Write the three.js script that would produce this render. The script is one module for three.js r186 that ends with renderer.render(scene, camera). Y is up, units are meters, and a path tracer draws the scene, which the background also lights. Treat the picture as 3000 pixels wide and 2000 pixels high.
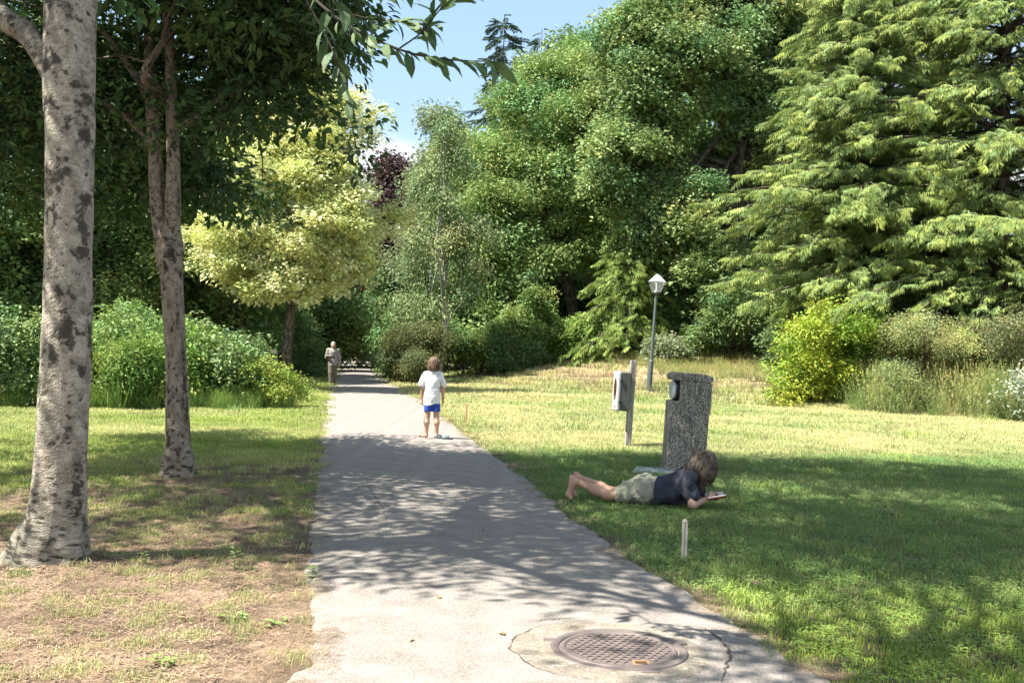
import * as THREE from 'three';
import { mergeGeometries } from 'three/addons/utils/BufferGeometryUtils.js';
import { RoundedBoxGeometry } from 'three/addons/geometries/RoundedBoxGeometry.js';

// ---------------------------------------------------------------- camera, sky, sun, exposure
const scene = new THREE.Scene();
const camera = new THREE.PerspectiveCamera(38.05, 1024 / 682, 0.1, 900);
camera.position.set(0, 1.65, 0);
camera.rotation.set(Math.atan(18 / 2900), 0, 0);
camera.rotateZ(THREE.MathUtils.degToRad(1.5));
const renderer = new THREE.WebGLRenderer({ antialias: true });
renderer.setSize(1024, 682);
renderer.toneMapping = THREE.LinearToneMapping;
renderer.toneMappingExposure = 3.3;
renderer.shadowMap.enabled = true;

const SUN = new THREE.Vector3(-0.56, 1, 0.2).normalize();
const sun = new THREE.DirectionalLight(new THREE.Color().setRGB(1, 0.945, 0.85), 5);
sun.position.copy(SUN).multiplyScalar(120);
sun.castShadow = true;
sun.shadow.mapSize.set(4096, 4096);
Object.assign(sun.shadow.camera, { left: -60, right: 60, top: 60, bottom: -60, near: 1, far: 300 });
scene.add(sun, sun.target);

// ---------------------------------------------------------------- random numbers and noise
function rng(seed) {
  let a = seed >>> 0;
  return () => { a = (a + 0x6d2b79f5) | 0; let t = Math.imul(a ^ (a >>> 15), 1 | a); t = (t + Math.imul(t ^ (t >>> 7), 61 | t)) ^ t; return ((t ^ (t >>> 14)) >>> 0) / 4294967296; };
}
const lerp = (a, b, t) => a + (b - a) * t, clamp = (x, a = 0, b = 1) => Math.min(b, Math.max(a, x));
const smooth = (a, b, x) => { const t = clamp((x - a) / (b - a)); return t * t * (3 - 2 * t); };
function hash(x, y, z) { let h = Math.imul(x, 374761393) + Math.imul(y, 668265263) + Math.imul(z, 2147483647 - 61) | 0; h = Math.imul(h ^ (h >>> 13), 1274126177); return ((h ^ (h >>> 16)) >>> 0) / 4294967296; }
function vnoise(x, y, z = 0, per = 0) {
  const xi = Math.floor(x), yi = Math.floor(y), zi = Math.floor(z), w = (t) => t * t * (3 - 2 * t), m = (a) => per ? ((a % per) + per) % per : a;
  const u = w(x - xi), v = w(y - yi), s = w(z - zi), x0 = m(xi), x1 = m(xi + 1), y0 = m(yi), y1 = m(yi + 1);
  const row = (zz) => lerp(lerp(hash(x0, y0, zz), hash(x1, y0, zz), u), lerp(hash(x0, y1, zz), hash(x1, y1, zz), u), v);
  return s ? lerp(row(zi), row(zi + 1), s) : row(zi);
}
function fbm(x, y, z = 0, oct = 4, per = 0) {
  let s = 0, a = 0.5, n = 0;
  for (let i = 0; i < oct; i++) { s += a * vnoise(x, y, z + i * 17, per); n += a; a *= 0.5; x *= 2; y *= 2; z *= 2; per *= 2; }
  return s / n;
}

// ---------------------------------------------------------------- sky
{
  const W = 1024, Hh = 512, d = new Float32Array(W * Hh * 4);
  for (let j = 0; j < Hh; j++) for (let i = 0; i < W; i++) {
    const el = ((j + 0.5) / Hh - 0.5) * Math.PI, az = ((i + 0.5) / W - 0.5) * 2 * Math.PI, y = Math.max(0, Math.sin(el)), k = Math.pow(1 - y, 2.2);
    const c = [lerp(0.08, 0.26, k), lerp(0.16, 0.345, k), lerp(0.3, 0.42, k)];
    const hx = Math.cos(az) * Math.cos(el) / (y + 0.16), hz = Math.sin(az) * Math.cos(el) / (y + 0.16);
    const cl = smooth(0.34, 0.6, fbm(hx * 1.3 + 3, hz * 2.1 + 9, 0, 5)) * smooth(0.0, 0.06, y);
    const q = (j * W + i) * 4;
    for (let n = 0; n < 3; n++) d[q + n] = lerp(c[n], [0.41, 0.42, 0.43][n], cl * lerp(0.95, 0.55, y));
    d[q + 3] = 1;
  }
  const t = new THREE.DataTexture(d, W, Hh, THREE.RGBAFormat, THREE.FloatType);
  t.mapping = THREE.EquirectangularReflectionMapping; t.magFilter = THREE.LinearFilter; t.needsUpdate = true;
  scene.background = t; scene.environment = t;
}

// ---------------------------------------------------------------- helpers
const used = {};
const numbered = (n) => { const k = used[n] = (used[n] ?? -1) + 1; return k ? `${n}_${String(k).padStart(3, '0')}` : n; };
function tag(o, label, category, group) { o.userData = { ...o.userData, label, category }; if (group) o.userData.group = group; return o; }
function thing(name, label, category, pos = [0, 0, 0], group, turn = 0) {
  const o = new THREE.Group(); o.name = numbered(name); o.position.set(...pos); o.rotation.y = turn; scene.add(o);
  return tag(o, label, category, group);
}
function part(name, geo, mat, parent, kind) {
  const m = new THREE.Mesh(geo, mat); m.name = name; m.castShadow = m.receiveShadow = true; parent.add(m);
  if (kind) m.userData.kind = kind;
  return m;
}
function structure(name, geo, mat) { const m = part(name, geo, mat, scene); m.userData.kind = 'structure'; return m; }
function tex(w, h, fn, srgb = true) {
  const d = new Uint8Array(w * h * 4);
  for (let j = 0; j < h; j++) for (let i = 0; i < w; i++) { const c = fn(i / w, j / h, i, j), q = (j * w + i) * 4; d[q] = clamp(c[0], 0, 1) * 255; d[q + 1] = clamp(c[1], 0, 1) * 255; d[q + 2] = clamp(c[2], 0, 1) * 255; d[q + 3] = 255; }
  const t = new THREE.DataTexture(d, w, h); t.wrapS = t.wrapT = THREE.RepeatWrapping; t.magFilter = THREE.LinearFilter; t.minFilter = THREE.LinearMipmapLinearFilter; t.generateMipmaps = true;
  if (srgb) t.colorSpace = THREE.SRGBColorSpace; t.needsUpdate = true; return t;
}
const toS = (x) => x <= 0.0031308 ? x * 12.92 : 1.055 * Math.pow(x, 1 / 2.4) - 0.055;
const srgb3 = (c) => [toS(c[0]), toS(c[1]), toS(c[2])];
const mix3 = (a, b, t) => [lerp(a[0], b[0], t), lerp(a[1], b[1], t), lerp(a[2], b[2], t)];
const mul3 = (a, k) => [a[0] * k, a[1] * k, a[2] * k];
const lin = (r, g, b) => new THREE.Color().setRGB(r, g, b);
const std = (o) => new THREE.MeshStandardMaterial(o);
const V = (x, y, z) => new THREE.Vector3(x, y, z);
function box(w, h, d, x = 0, y = 0, z = 0, r = 0.006) { const g = new RoundedBoxGeometry(w, h, d, 2, Math.min(r, w / 2.1, h / 2.1, d / 2.1)); g.translate(x, y, z); return g; }
// a tube along points [x, y, z, radius]; u runs once round, v in metres; an uneven surface where bump > 0
function tube(pts, sides = 12, step = 0.12, bump = 0, seed = 1, capped = true, flute = null) {
  const cv = new THREE.CatmullRomCurve3(pts.map((p) => V(p[0], p[1], p[2])), false, 'catmullrom', 0.5), L = cv.getLength(), n = Math.max(2, Math.ceil(L / step)), pos = [], uv = [], idx = [];
  let up = V(0.31, 0.2, 0.93).normalize();
  for (let i = 0; i <= n; i++) {
    const t = i / n, c = cv.getPoint(t), d = cv.getTangent(t), k = t * (pts.length - 1), a = Math.min(pts.length - 2, Math.floor(k)), r = lerp(pts[a][3], pts[a + 1][3], smooth(0, 1, k - a));
    up.addScaledVector(d, -up.dot(d)).normalize();
    const side = d.clone().cross(up);
    for (let j = 0; j <= sides; j++) {
      const w = (j % sides) / sides * Math.PI * 2, nx = Math.cos(w), ny = Math.sin(w);
      let rr = r * (1 + bump * (fbm(nx * 1.6 + seed, ny * 1.6 + 5, c.y * 2.2, 3) - 0.5));
      if (flute) rr *= flute(w, c.y);
      pos.push(c.x + (up.x * nx + side.x * ny) * rr, c.y + (up.y * nx + side.y * ny) * rr, c.z + (up.z * nx + side.z * ny) * rr);
      uv.push(j / sides, t * L);
    }
  }
  const S = sides + 1;
  for (let i = 0; i < n; i++) for (let j = 0; j < sides; j++) { const a = i * S + j, b = a + S; idx.push(a, a + 1, b, a + 1, b + 1, b); }
  if (capped) for (const i of [0, n]) {
    const c = cv.getPoint(i / n), q = pos.length / 3; pos.push(c.x, c.y, c.z); uv.push(0.5, 0);
    for (let j = 0; j < sides; j++) i ? idx.push(q, i * S + j, i * S + j + 1) : idx.push(q, j + 1, j);
  }
  const g = new THREE.BufferGeometry(); g.setAttribute('position', new THREE.Float32BufferAttribute(pos, 3)); g.setAttribute('uv', new THREE.Float32BufferAttribute(uv, 2)); g.setIndex(idx); g.computeVertexNormals(); return g;
}
const merge = (a) => mergeGeometries(a.map((g) => { const q = g.index ? g.toNonIndexed() : g; for (const k of Object.keys(q.attributes)) if (!['position', 'normal', 'uv', 'color'].includes(k)) q.deleteAttribute(k); return q; }));

// ---------------------------------------------------------------- ground, path
const zb = (x) => x < 0 ? 40 - x * 0.4 : x < 5 ? lerp(40, 33, x / 5) : x < 10 ? lerp(33, 29, (x - 5) / 5) : x < 15 ? lerp(29, 25, (x - 10) / 5) : Math.max(14, 25 - (x - 15) * 0.6);
function hgt(x, z) {
  const d = Math.max(0, -z - zb(x)), b = 3.6 * (1 - Math.exp(-0.125 * d * (d / (d + 1.5)) / 3.6)) * smooth(-4.5, 1.5, x + (z + 40) * 0.05);
  const near = smooth(-60, -40, z);
  return b + (fbm(x * 0.5 + 7, z * 0.5 + 3, 0, 3) - 0.5) * 0.05 * smooth(0, 1.0, offPath(x, z)) * near;
}
const PL = [[12, -0.6], [0, -0.72], [-4.8, -1.0], [-5.7, -1.14], [-8, -1.57], [-12.1, -2.31], [-16.7, -3.15], [-24.4, -4.51], [-38, -6.93], [-50, -8.95], [-60, -10.6], [-80, -13.7], [-125, -20.5]];
const PR = [[12, 1.9], [0, 1.85], [-5, 1.58], [-6.2, 1.4], [-7.8, 1.0], [-9.9, 0.56], [-15.8, -0.34], [-19.8, -1.08], [-26, -2.1], [-38, -4.25], [-50, -6.3], [-58, -7.75], [-70, -9.9], [-80, -11.4], [-125, -18]];
const along = (P, z) => { for (let i = 0; i < P.length - 1; i++) if (z <= P[i][0] && z >= P[i + 1][0]) return lerp(P[i][1], P[i + 1][1], (P[i][0] - z) / (P[i][0] - P[i + 1][0])); return P[z > 0 ? 0 : P.length - 1][1]; };
const edgeL = (z) => along(PL, z) + (fbm(z * 1.3, 2, 0, 4) - 0.5) * 0.22 + (fbm(z * 9, 5, 0, 3) - 0.5) * 0.09, edgeR = (z) => along(PR, z) + (fbm(z * 1.6, 8, 0, 4) - 0.5) * 0.2 + (fbm(z * 9, 11, 0, 3) - 0.5) * 0.08;
function offPath(x, z) { return z < -125 ? 5 : Math.max(edgeL(z) - x, x - edgeR(z)); }   // metres outside the path, negative on it

const soilTex = tex(1024, 1024, (u, v) => {
  const f = fbm(u * 12, v * 12, 0, 5, 12), g = vnoise(u * 260, v * 150, 3, 0), s = fbm(u * 90, v * 60, 5, 2, 0);
  const c = mix3([0.18, 0.125, 0.088], [0.44, 0.325, 0.235], smooth(0.25, 0.75, f));
  return srgb3(mul3(c, 0.55 + 0.5 * g + 0.5 * s));
});
const soilBump = tex(512, 512, (u, v) => { const b = fbm(u * 40, v * 40, 1, 4, 40); return [b, b, b]; }, false);
{
  const xs = [], zs = [];
  for (let x = -160; x <= 160;) { xs.push(x); const a = Math.abs(x); x += a < 8 ? 0.25 : a < 20 ? 0.8 : a < 50 ? 3 : 12; }
  for (let z = 30; z >= -340;) { zs.push(z); const a = -z; z -= a < 1 ? 2 : a < 20 ? 0.25 : a < 60 ? 0.8 : a < 100 ? 3 : 16; }
  const pos = [], uv = [], col = [], idx = [];
  for (const z of zs) for (const x of xs) {
    pos.push(x, hgt(x, z), z); uv.push(x / 2.2, z / 2.2);
    const k = soilness(x, z), n = fbm(x * 0.8, z * 0.8, 4, 3);
    const c = mix3(mix3([0.18, 0.23, 0.12], [0.33, 0.32, 0.21], dryness(x, z)), [0.46, 0.44, 0.4], clamp(k + (n - 0.5) * 0.6)); col.push(...c);
  }
  const W = xs.length;
  for (let j = 0; j < zs.length - 1; j++) for (let i = 0; i < W - 1; i++) { const a = j * W + i; idx.push(a, a + 1, a + W, a + 1, a + W + 1, a + W); }
  const g = new THREE.BufferGeometry(); g.setAttribute('position', new THREE.Float32BufferAttribute(pos, 3)); g.setAttribute('uv', new THREE.Float32BufferAttribute(uv, 2)); g.setAttribute('color', new THREE.Float32BufferAttribute(col, 3)); g.setIndex(idx); g.computeVertexNormals();
  structure('ground', g, std({ map: soilTex, bumpMap: soilBump, bumpScale: 0.02, roughness: 1, vertexColors: true }));
}
// bare earth and dry litter under the two near trees and along the path's left edge: 1 = bare
function soilness(x, z) {
  const n = fbm(x * 1.1 + 40, z * 1.1, 0, 4);
  const left = smooth(0.35, 0.0, x - along(PL, z)) * 1;
  const near = smooth(-10.5, -7.6, z + (n - 0.5) * 3), mid = smooth(-15.2, -12.5, z + (n - 0.5) * 3) * smooth(-6.8, -4.6, x) * 0.75;
  const edge = smooth(0.32, 0.03, offPath(x, z)) * 0.8;
  return clamp(Math.max(left * Math.max(near * 0.98, mid), edge * (x < along(PL, z) + 0.5 ? 1 : 0.6)) + (n - 0.5) * 0.5);
}
function dryness(x, z) {
  const n = fbm(x * 0.45 + 11, z * 0.45 + 60, 0, 3);
  const far = smooth(-14.5, -18, z), crest = smooth(0.5, 1.3, hgt(x, z)) * 0.6 + smooth(8, 12, x) * smooth(-30, -20, z) * 0.3;
  return x > along(PR, z) - 0.5 ? clamp(far * 0.62 + crest + (n - 0.5) * 1.0) : clamp(0.3 + smooth(-9, -7, z) * 0.6 + smooth(-15, -18, z) * 0.05 + (n - 0.5) * 0.9);
}

function pathY(x, z) { const l = edgeL(z), r = edgeR(z), t = clamp((x - l) / (r - l)); return hgt(x, z) + 0.014 + 0.022 * (1 - Math.pow(2 * t - 1, 2)); }
const grit = (u, v, per) => {
  const a = vnoise(u * per, v * per, 1, per), b = vnoise(u * per * 2, v * per * 2, 2, per * 2), c = fbm(u * 6, v * 6, 3, 4, 6);
  return [a * 0.55 + b * 0.45, c];
};
const asphaltTex = tex(1024, 1024, (u, v) => {
  const [g, c] = grit(u, v, 200), k = smooth(0.35, 0.75, g), pale = vnoise(u * 130, v * 130, 9, 130) > 0.86 ? 0.1 : 0;
  return srgb3(mix3([0.125, 0.109, 0.096], [0.33, 0.292, 0.258], clamp(k * 0.6 + c * 0.5 + pale - 0.06)));
});
const asphaltBump = tex(1024, 1024, (u, v) => { const g = grit(u, v, 200)[0]; return [g, g, g]; }, false);
const asphaltMat = std({ map: asphaltTex, bumpMap: asphaltBump, bumpScale: 0.0025, roughness: 0.9 });
{
  const pos = [], uv = [], idx = [], N = 12; let row = 0;
  for (let z = 11; z > -124; z -= z < -40 ? 0.5 : 0.1) {
    const l = edgeL(z), r = edgeR(z);
    for (let i = -1; i <= N + 1; i++) {
      const t = clamp(i / N), x = i < 0 ? l - 0.03 : i > N ? r + 0.05 : lerp(l, r, t), crown = 0.014 + 0.022 * (1 - Math.pow(2 * t - 1, 2));
      pos.push(x, i < 0 || i > N ? hgt(x, z) - 0.03 : hgt(x, z) + crown, z); uv.push(x / 1.1, z / 1.1);
    }
    row++;
  }
  const W = N + 3;
  for (let j = 0; j < row - 1; j++) for (let i = 0; i < W - 1; i++) { const a = j * W + i; idx.push(a, a + 1, a + W, a + 1, a + W + 1, a + W); }
  const g = new THREE.BufferGeometry(); g.setAttribute('position', new THREE.Float32BufferAttribute(pos, 3)); g.setAttribute('uv', new THREE.Float32BufferAttribute(uv, 2)); g.setIndex(idx); g.computeVertexNormals();
  const path = structure('path', g, asphaltMat), soil = std({ color: lin(0.06, 0.045, 0.033), roughness: 1, side: THREE.DoubleSide });
  const crack = (pts, w) => {   // a soil-filled crack: a ragged strip that follows the surface
    const cv = new THREE.CatmullRomCurve3(pts.map((q) => V(q[0], 0, q[1]))), n = 70, T = [], uv = [];
    const at = (i, s) => { const p = cv.getPoint(i / n), d = cv.getTangent(i / n), k = w * (0.25 + 1.5 * fbm(i * 0.4, s * 3, 0, 3)) * Math.sin(Math.PI * (0.04 + 0.92 * i / n)), x = p.x - d.z * k * s + (fbm(i * 0.5, 9, 0, 2) - 0.5) * 0.03, z = p.z + d.x * k * s + (fbm(i * 0.5, 4, 0, 2) - 0.5) * 0.03; return [x, pathY(x, z) + 0.0045, z]; };
    for (let i = 0; i < n; i++) T.push(...at(i, -1), ...at(i + 1, -1), ...at(i + 1, 1), ...at(i, -1), ...at(i + 1, 1), ...at(i, 1));
    const c = new THREE.BufferGeometry(); c.setAttribute('position', new THREE.Float32BufferAttribute(T, 3)); c.computeVertexNormals(); part('crack', c, soil, path);
  };
  crack([[1.12, -5.92], [1.2, -5.8], [1.235, -5.51], [1.21, -5.3], [1.14, -5.1], [1.08, -4.88]], 0.007);
  crack([[0.16, -5.85], [0.3, -5.92], [0.46, -5.98]], 0.004);
  crack([[-1.85, -12.6], [-1.5, -10.9], [-1.2, -9.6], [-1.05, -8.6]], 0.003);

}

// ---------------------------------------------------------------- foliage geometry
class Tris {
  constructor() { this.p = []; this.c = []; }
  tri(a, b, c, col) { this.p.push(...a, ...b, ...c); for (let i = 0; i < 3; i++) this.c.push(...col); }
  geo() { const g = new THREE.BufferGeometry(); g.setAttribute('position', new THREE.Float32BufferAttribute(this.p, 3)); g.setAttribute('color', new THREE.Float32BufferAttribute(this.c, 3)); g.computeVertexNormals(); return g; }
}
const M4 = new THREE.Matrix4(), Qn = new THREE.Quaternion(), E3 = new THREE.Euler();
// one leaf: base at o, along d, upper side towards n; folded on its midrib; fine = three pairs of faces and a curl
function leaf(T, o, d, n, len, wid, col, fine = false) {
  d = d.clone().normalize(); const s = d.clone().cross(n).normalize(); n = s.clone().cross(d);
  const P = (a, b, c) => [o.x + d.x * a + s.x * b + n.x * c, o.y + d.y * a + s.y * b + n.y * c, o.z + d.z * a + s.z * b + n.z * c];
  const w = wid / 2, f = wid * 0.16;
  if (!fine) {
    const b = P(0, 0, 0), t = P(len, 0, -len * 0.12);
    T.tri(b, P(len * 0.45, w, f), t, col); T.tri(b, t, P(len * 0.45, -w, f), col); return;
  }
  const b = P(0, 0, 0), m1 = P(len * 0.38, 0, 0), m2 = P(len * 0.72, 0, -len * 0.05), t = P(len, 0, -len * 0.17);
  for (const k of [1, -1]) {
    const e1 = P(len * 0.3, w * 0.92 * k, f), e2 = P(len * 0.66, w * 0.82 * k, f * 0.6 - len * 0.03);
    const q = (a, c, e) => k > 0 ? T.tri(a, c, e, col) : T.tri(a, e, c, col);
    q(b, e1, m1); q(m1, e1, e2); q(m1, e2, m2); q(m2, e2, t);
  }
}
// a twig's worth of leaves: n leaves in a flattened ball of radius R, upper sides turned up and outwards by `lift`
function clump(seed, n, R, len, wid, { flat = 0.65, lift = 0.5, droop = 0, fine = false, vary = 0.28, hang = 0 } = {}) {
  const r = rng(seed), T = new Tris();
  for (let i = 0; i < n; i++) {
    const a = r() * 6.283, q = Math.sqrt(r()) * R, y = (r() * 2 - 1) * R * flat, o = V(Math.cos(a) * q, y - droop * q * q / R, Math.sin(a) * q);
    const d = V(Math.cos(a) + r() - 0.5, (r() - 0.6) * 0.9 - hang, Math.sin(a) + r() - 0.5), nn = V((r() - 0.5) * 1.7 + Math.cos(a) * 0.3, lift, (r() - 0.5) * 1.7 + Math.sin(a) * 0.3);
    const k = 1 - vary + 2 * vary * r(), yel = (r() - 0.5) * 0.25, s = 0.7 + 0.55 * r();
    leaf(T, o, d, nn.normalize(), len * s, wid * s, [k * (1 + yel), k, k * (1 - yel)], fine);
  }
  return T.geo();
}
// a drooping conifer spray about 0.8 m long: an axis with hanging twiglets, each two crossed strips of needles
function needleSpray(seed, { L = 0.8, n = 26, hang = 0.8, tw = 0.2, w = 0.03 } = {}) {
  const r = rng(seed), T = new Tris();
  for (let i = 0; i < n; i++) {
    const t = 0.1 + 0.9 * i / n, side = i % 2 ? 1 : -1, o = V(L * t, -0.16 * L * t * t + (r() - 0.5) * 0.04, side * 0.03);
    const d = V(0.45 + r() * 0.4, -hang * (0.3 + 0.9 * r()), side * (0.35 + r() * 0.7)).normalize(), len = tw * (1.15 - 0.55 * t) * (0.6 + 0.8 * r()) + 0.04;
    const fresh = r(), col = mix3([0.94, 1.0, 0.94], [1.14, 1.06, 0.82], fresh * fresh), e = o.clone().addScaledVector(d, len); e.y -= len * 0.3 * hang;
    for (const k of [0, 1]) {
      const s = d.clone().cross(k ? V(0, 1, 0) : V(side, 0.2, -0.4)).normalize().multiplyScalar(w / 2), m = o.clone().lerp(e, 0.5); m.y += len * 0.06;
      const A = (p, q, f) => [p.x + q.x * f, p.y + q.y * f, p.z + q.z * f];
      T.tri(A(o, s, 0.7), A(m, s, -1), A(m, s, 1), col); T.tri(A(o, s, 0.7), A(o, s, -0.7), A(m, s, -1), col); T.tri(A(m, s, 1), A(m, s, -1), A(e, s, 0), col);
    }
  }
  return T.geo();
}
const leafMat = (o = {}) => new THREE.MeshPhysicalMaterial({ color: 0xffffff, vertexColors: true, roughness: 0.72, transmission: 0.34, thickness: 0, side: THREE.DoubleSide, specularIntensity: 0.55, ...o });
const M = { leaf: leafMat({ transmission: 0.4 }), gloss: leafMat({ roughness: 0.58, transmission: 0.25, specularIntensity: 0.7 }), needle: leafMat({ transmission: 0.22, roughness: 0.8 }), grass: leafMat({ transmission: 0.35, roughness: 0.75 }) };

// copies of clumps: list of [x, y, z, scale, quaternion or yaw, color]
function scatter(name, geo, mat, list, parent, kind) {
  const m = new THREE.InstancedMesh(geo, mat, list.length), s = V(1, 1, 1), p = V(0, 0, 0), c = new THREE.Color();
  list.forEach((it, i) => {
    if (it[4].isQuaternion) Qn.copy(it[4]); else Qn.setFromEuler(E3.set(0, it[4], 0));
    m.setMatrixAt(i, M4.compose(p.set(it[0], it[1], it[2]), Qn, s.setScalar(it[3]))); m.setColorAt(i, c.setRGB(it[5][0], it[5][1], it[5][2]));
  });
  m.name = name; m.castShadow = m.receiveShadow = true; parent.add(m); if (kind) m.userData.kind = kind; return m;
}
const tilt = (yaw, rx, rz) => new THREE.Quaternion().setFromEuler(E3.set(rx, yaw, rz, 'YXZ'));

// sprays of clumps over lobes [x, y, z, rx, ry, rz, sprays]; colours mixed between two
function crown(seed, lobes, { per = 9, spread = 0.75, size = [0.8, 1.25], colors, shell = 0.55, droop = 0.35, base = [0, 0, 0], keep = null, flat = 0.45, bough = 5, hueShift = 1.2 }) {
  const r = rng(seed), out = [];
  for (const [cx, cy, cz, rx, ry, rz, n] of lobes) {
    // each lobe carries boughs of its own, parted by gaps; sprays sit on the upper side of a bough
    const m = Math.max(3, Math.round(n / bough)), boughs = [];
    for (let i = 0; i < m; i++) {
      let best = null, bd = -1;
      for (let k = 0; k < 5; k++) { const u = r() * 2 - 1, a = r() * 6.283, q = Math.sqrt(1 - u * u), c = [Math.cos(a) * q, u, Math.sin(a) * q]; let d = 9; for (const o of boughs) d = Math.min(d, Math.hypot(c[0] - o[0], c[1] - o[1], c[2] - o[2])); if (d > bd) { bd = d; best = c; } }
      boughs.push(best);
    }
   for (let i = 0; i < n; i++) {
    const o = boughs[i % m], u = r() * 1.5 - 0.5, a0 = r() * 6.283, qq = Math.sqrt(Math.max(0, 1 - u * u)), bq = hash(i % m, seed, 3), w = (0.45 + 0.65 * r()) * (0.24 + 0.34 * hash(i % m, seed, 7)), f = shell * 0.7 + (1.32 - shell * 0.7) * bq, jx = (r() + r() - 1) * 0.26, jy = (r() + r() - 1) * 0.24, jz = (r() + r() - 1) * 0.26;
    const x = o[0] * f * 0.8 + Math.cos(a0) * qq * w + jx, y = o[1] * f * 0.8 + u * w * 0.8 + jy, z = o[2] * f * 0.8 + Math.sin(a0) * qq * w + jz;
    const sx = cx + x * rx, sy = cy + y * ry, sz = cz + z * rz, out3 = V(x * rx, 0, z * rz).normalize(), tint = r(), hue = r(), sp = spread * (0.7 + 0.6 * r());
    for (let k = 0; k < per; k++) {
      const a = r() * 6.283, q = Math.sqrt(r()) * sp, dx = Math.cos(a) * q, dz = Math.sin(a) * q, outw = dx * out3.x + dz * out3.z;
      const X = sx + dx, Y = sy + (r() - 0.5) * sp * flat * 2 - droop * Math.max(0, outw) - 0.12 * q, Z = sz + dz;
      if (keep && !keep(X, Y, Z)) continue;
      const b = 0.8 + 0.4 * r(), c = mul3(mix3(colors[0], colors[1], clamp(tint * 0.75 + r() * 0.25)), b * (hue < 0.12 ? 1.15 : 1)); if (hue < 0.12) c[0] *= hueShift; else if (hue > 0.85 && hueShift > 1) { c[0] *= 0.8; c[2] *= 1.2; }
      out.push([X - base[0], Y - base[1], Z - base[2], lerp(size[0], size[1], r()) * (r() < 0.15 ? 0.6 : 1), tilt(r() * 6.283, (r() - 0.5) * 1.3, (r() - 0.5) * 1.3), c]);
    }
   }
  }
  return out;
}
// a limb from a to b that rises and then levels
function limbPts(a, b, r0, r1, r, sag = 0.12) {
  const d = b.clone().sub(a), L = d.length(), pts = [];
  for (let i = 0; i <= 4; i++) { const t = i / 4, p = a.clone().addScaledVector(d, t); p.y += Math.sin(t * Math.PI) * L * sag; if (i && i < 4) p.add(V((r() - 0.5), (r() - 0.5) * 0.6, (r() - 0.5)).multiplyScalar(L * 0.09)); pts.push([p.x, p.y, p.z, lerp(r0, r1, Math.pow(t, 0.8))]); }
  return pts;
}

// ---------------------------------------------------------------- bark
const barkPale = tex(768, 2048, (u, v) => {   // once round, 4.4 m high; noise on a cylinder, so no seam
  const cx = Math.cos(u * 6.2832) * 0.19, cz = Math.sin(u * 6.2832) * 0.19, y = v * 4.4, w = fbm(cx * 9 + 4, y * 9, cz * 9, 3) - 0.5, q = (k, ky, o, n) => fbm(cx * k + o + w * k * 0.06, y * ky + w * ky * 0.06, cz * k + o, n);
  const streak = q(14, 80, 3, 3), blot = q(7, 8, 17, 5), spot = q(15, 30, 31, 5), lich = q(8, 6, 50, 4), fine = q(120, 160, 9, 2);
  let c = mix3([0.2, 0.17, 0.132], [0.5, 0.45, 0.37], smooth(0.25, 0.75, streak * 0.45 + q(14, 18, 70, 4) * 0.55));
  c = mul3(c, 0.5 + 0.95 * fine);
  const dark = Math.max(smooth(0.53, 0.68, blot + (streak - 0.5) * 0.3 + (spot - 0.5) * 0.6 + (fine - 0.5) * 0.25), smooth(0.62, 0.72, spot + (streak - 0.5) * 0.2 + (fine - 0.5) * 0.2)); c = mix3(c, [0.035, 0.028, 0.02], dark * 0.92);
  const pale = smooth(0.64, 0.68, lich + (fine - 0.5) * 0.1); c = mix3(c, [0.4, 0.385, 0.29], pale * 0.6);
  return srgb3(c);
});
const barkBump = tex(768, 1024, (u, v) => { const cx = Math.cos(u * 6.2832) * 0.19, cz = Math.sin(u * 6.2832) * 0.19, y = v * 1.4, w = fbm(cx * 14, y * 14, cz * 14, 3); const h = fbm(cx * 30 + w * 3, y * 90 + w * 5, cz * 30, 3) * 0.45 + fbm(cx * 110, y * 120, cz * 110, 3) * 0.4 + w * 0.3; return [h, h, h].map((q) => q * 0.85); }, false);
const barkDark = tex(512, 1024, (u, v) => { const a = fbm(u * 24, v * 8, 3, 4, 0), b = fbm(u * 8, v * 8, 5, 4, 8); return srgb3(mix3([0.035, 0.028, 0.02], [0.16, 0.125, 0.09], smooth(0.3, 0.75, a * 0.7 + b * 0.3))); });
const barkBirch = tex(256, 512, (u, v) => { const a = fbm(u * 5, v * 46, 3, 3, 0), b = fbm(u * 7, v * 9, 5, 4, 0); return srgb3(mix3(mix3([0.42, 0.40, 0.36], [0.62, 0.60, 0.55], b), [0.04, 0.035, 0.03], smooth(0.58, 0.68, a * 0.6 + b * 0.4))); });
const rep = (t, x, y) => { const c = t.clone(); c.repeat.set(x, y); c.needsUpdate = true; return c; };
M.barkA = std({ map: rep(barkPale, 1, 1 / 4.4), bumpMap: rep(barkBump, 1, 1 / 1.4), bumpScale: 0.024, roughness: 0.95, color: lin(0.84, 0.84, 0.82) });
M.barkB = std({ map: rep(barkPale, 1, 1 / 4.4), bumpMap: rep(barkBump, 1, 1 / 1.2), bumpScale: 0.014, roughness: 0.95, color: lin(0.7, 0.64, 0.58) });
M.bark = std({ map: rep(barkDark, 1, 0.7), roughness: 1 });
M.birch = std({ map: rep(barkBirch, 1, 0.5), roughness: 0.9 });

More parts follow.
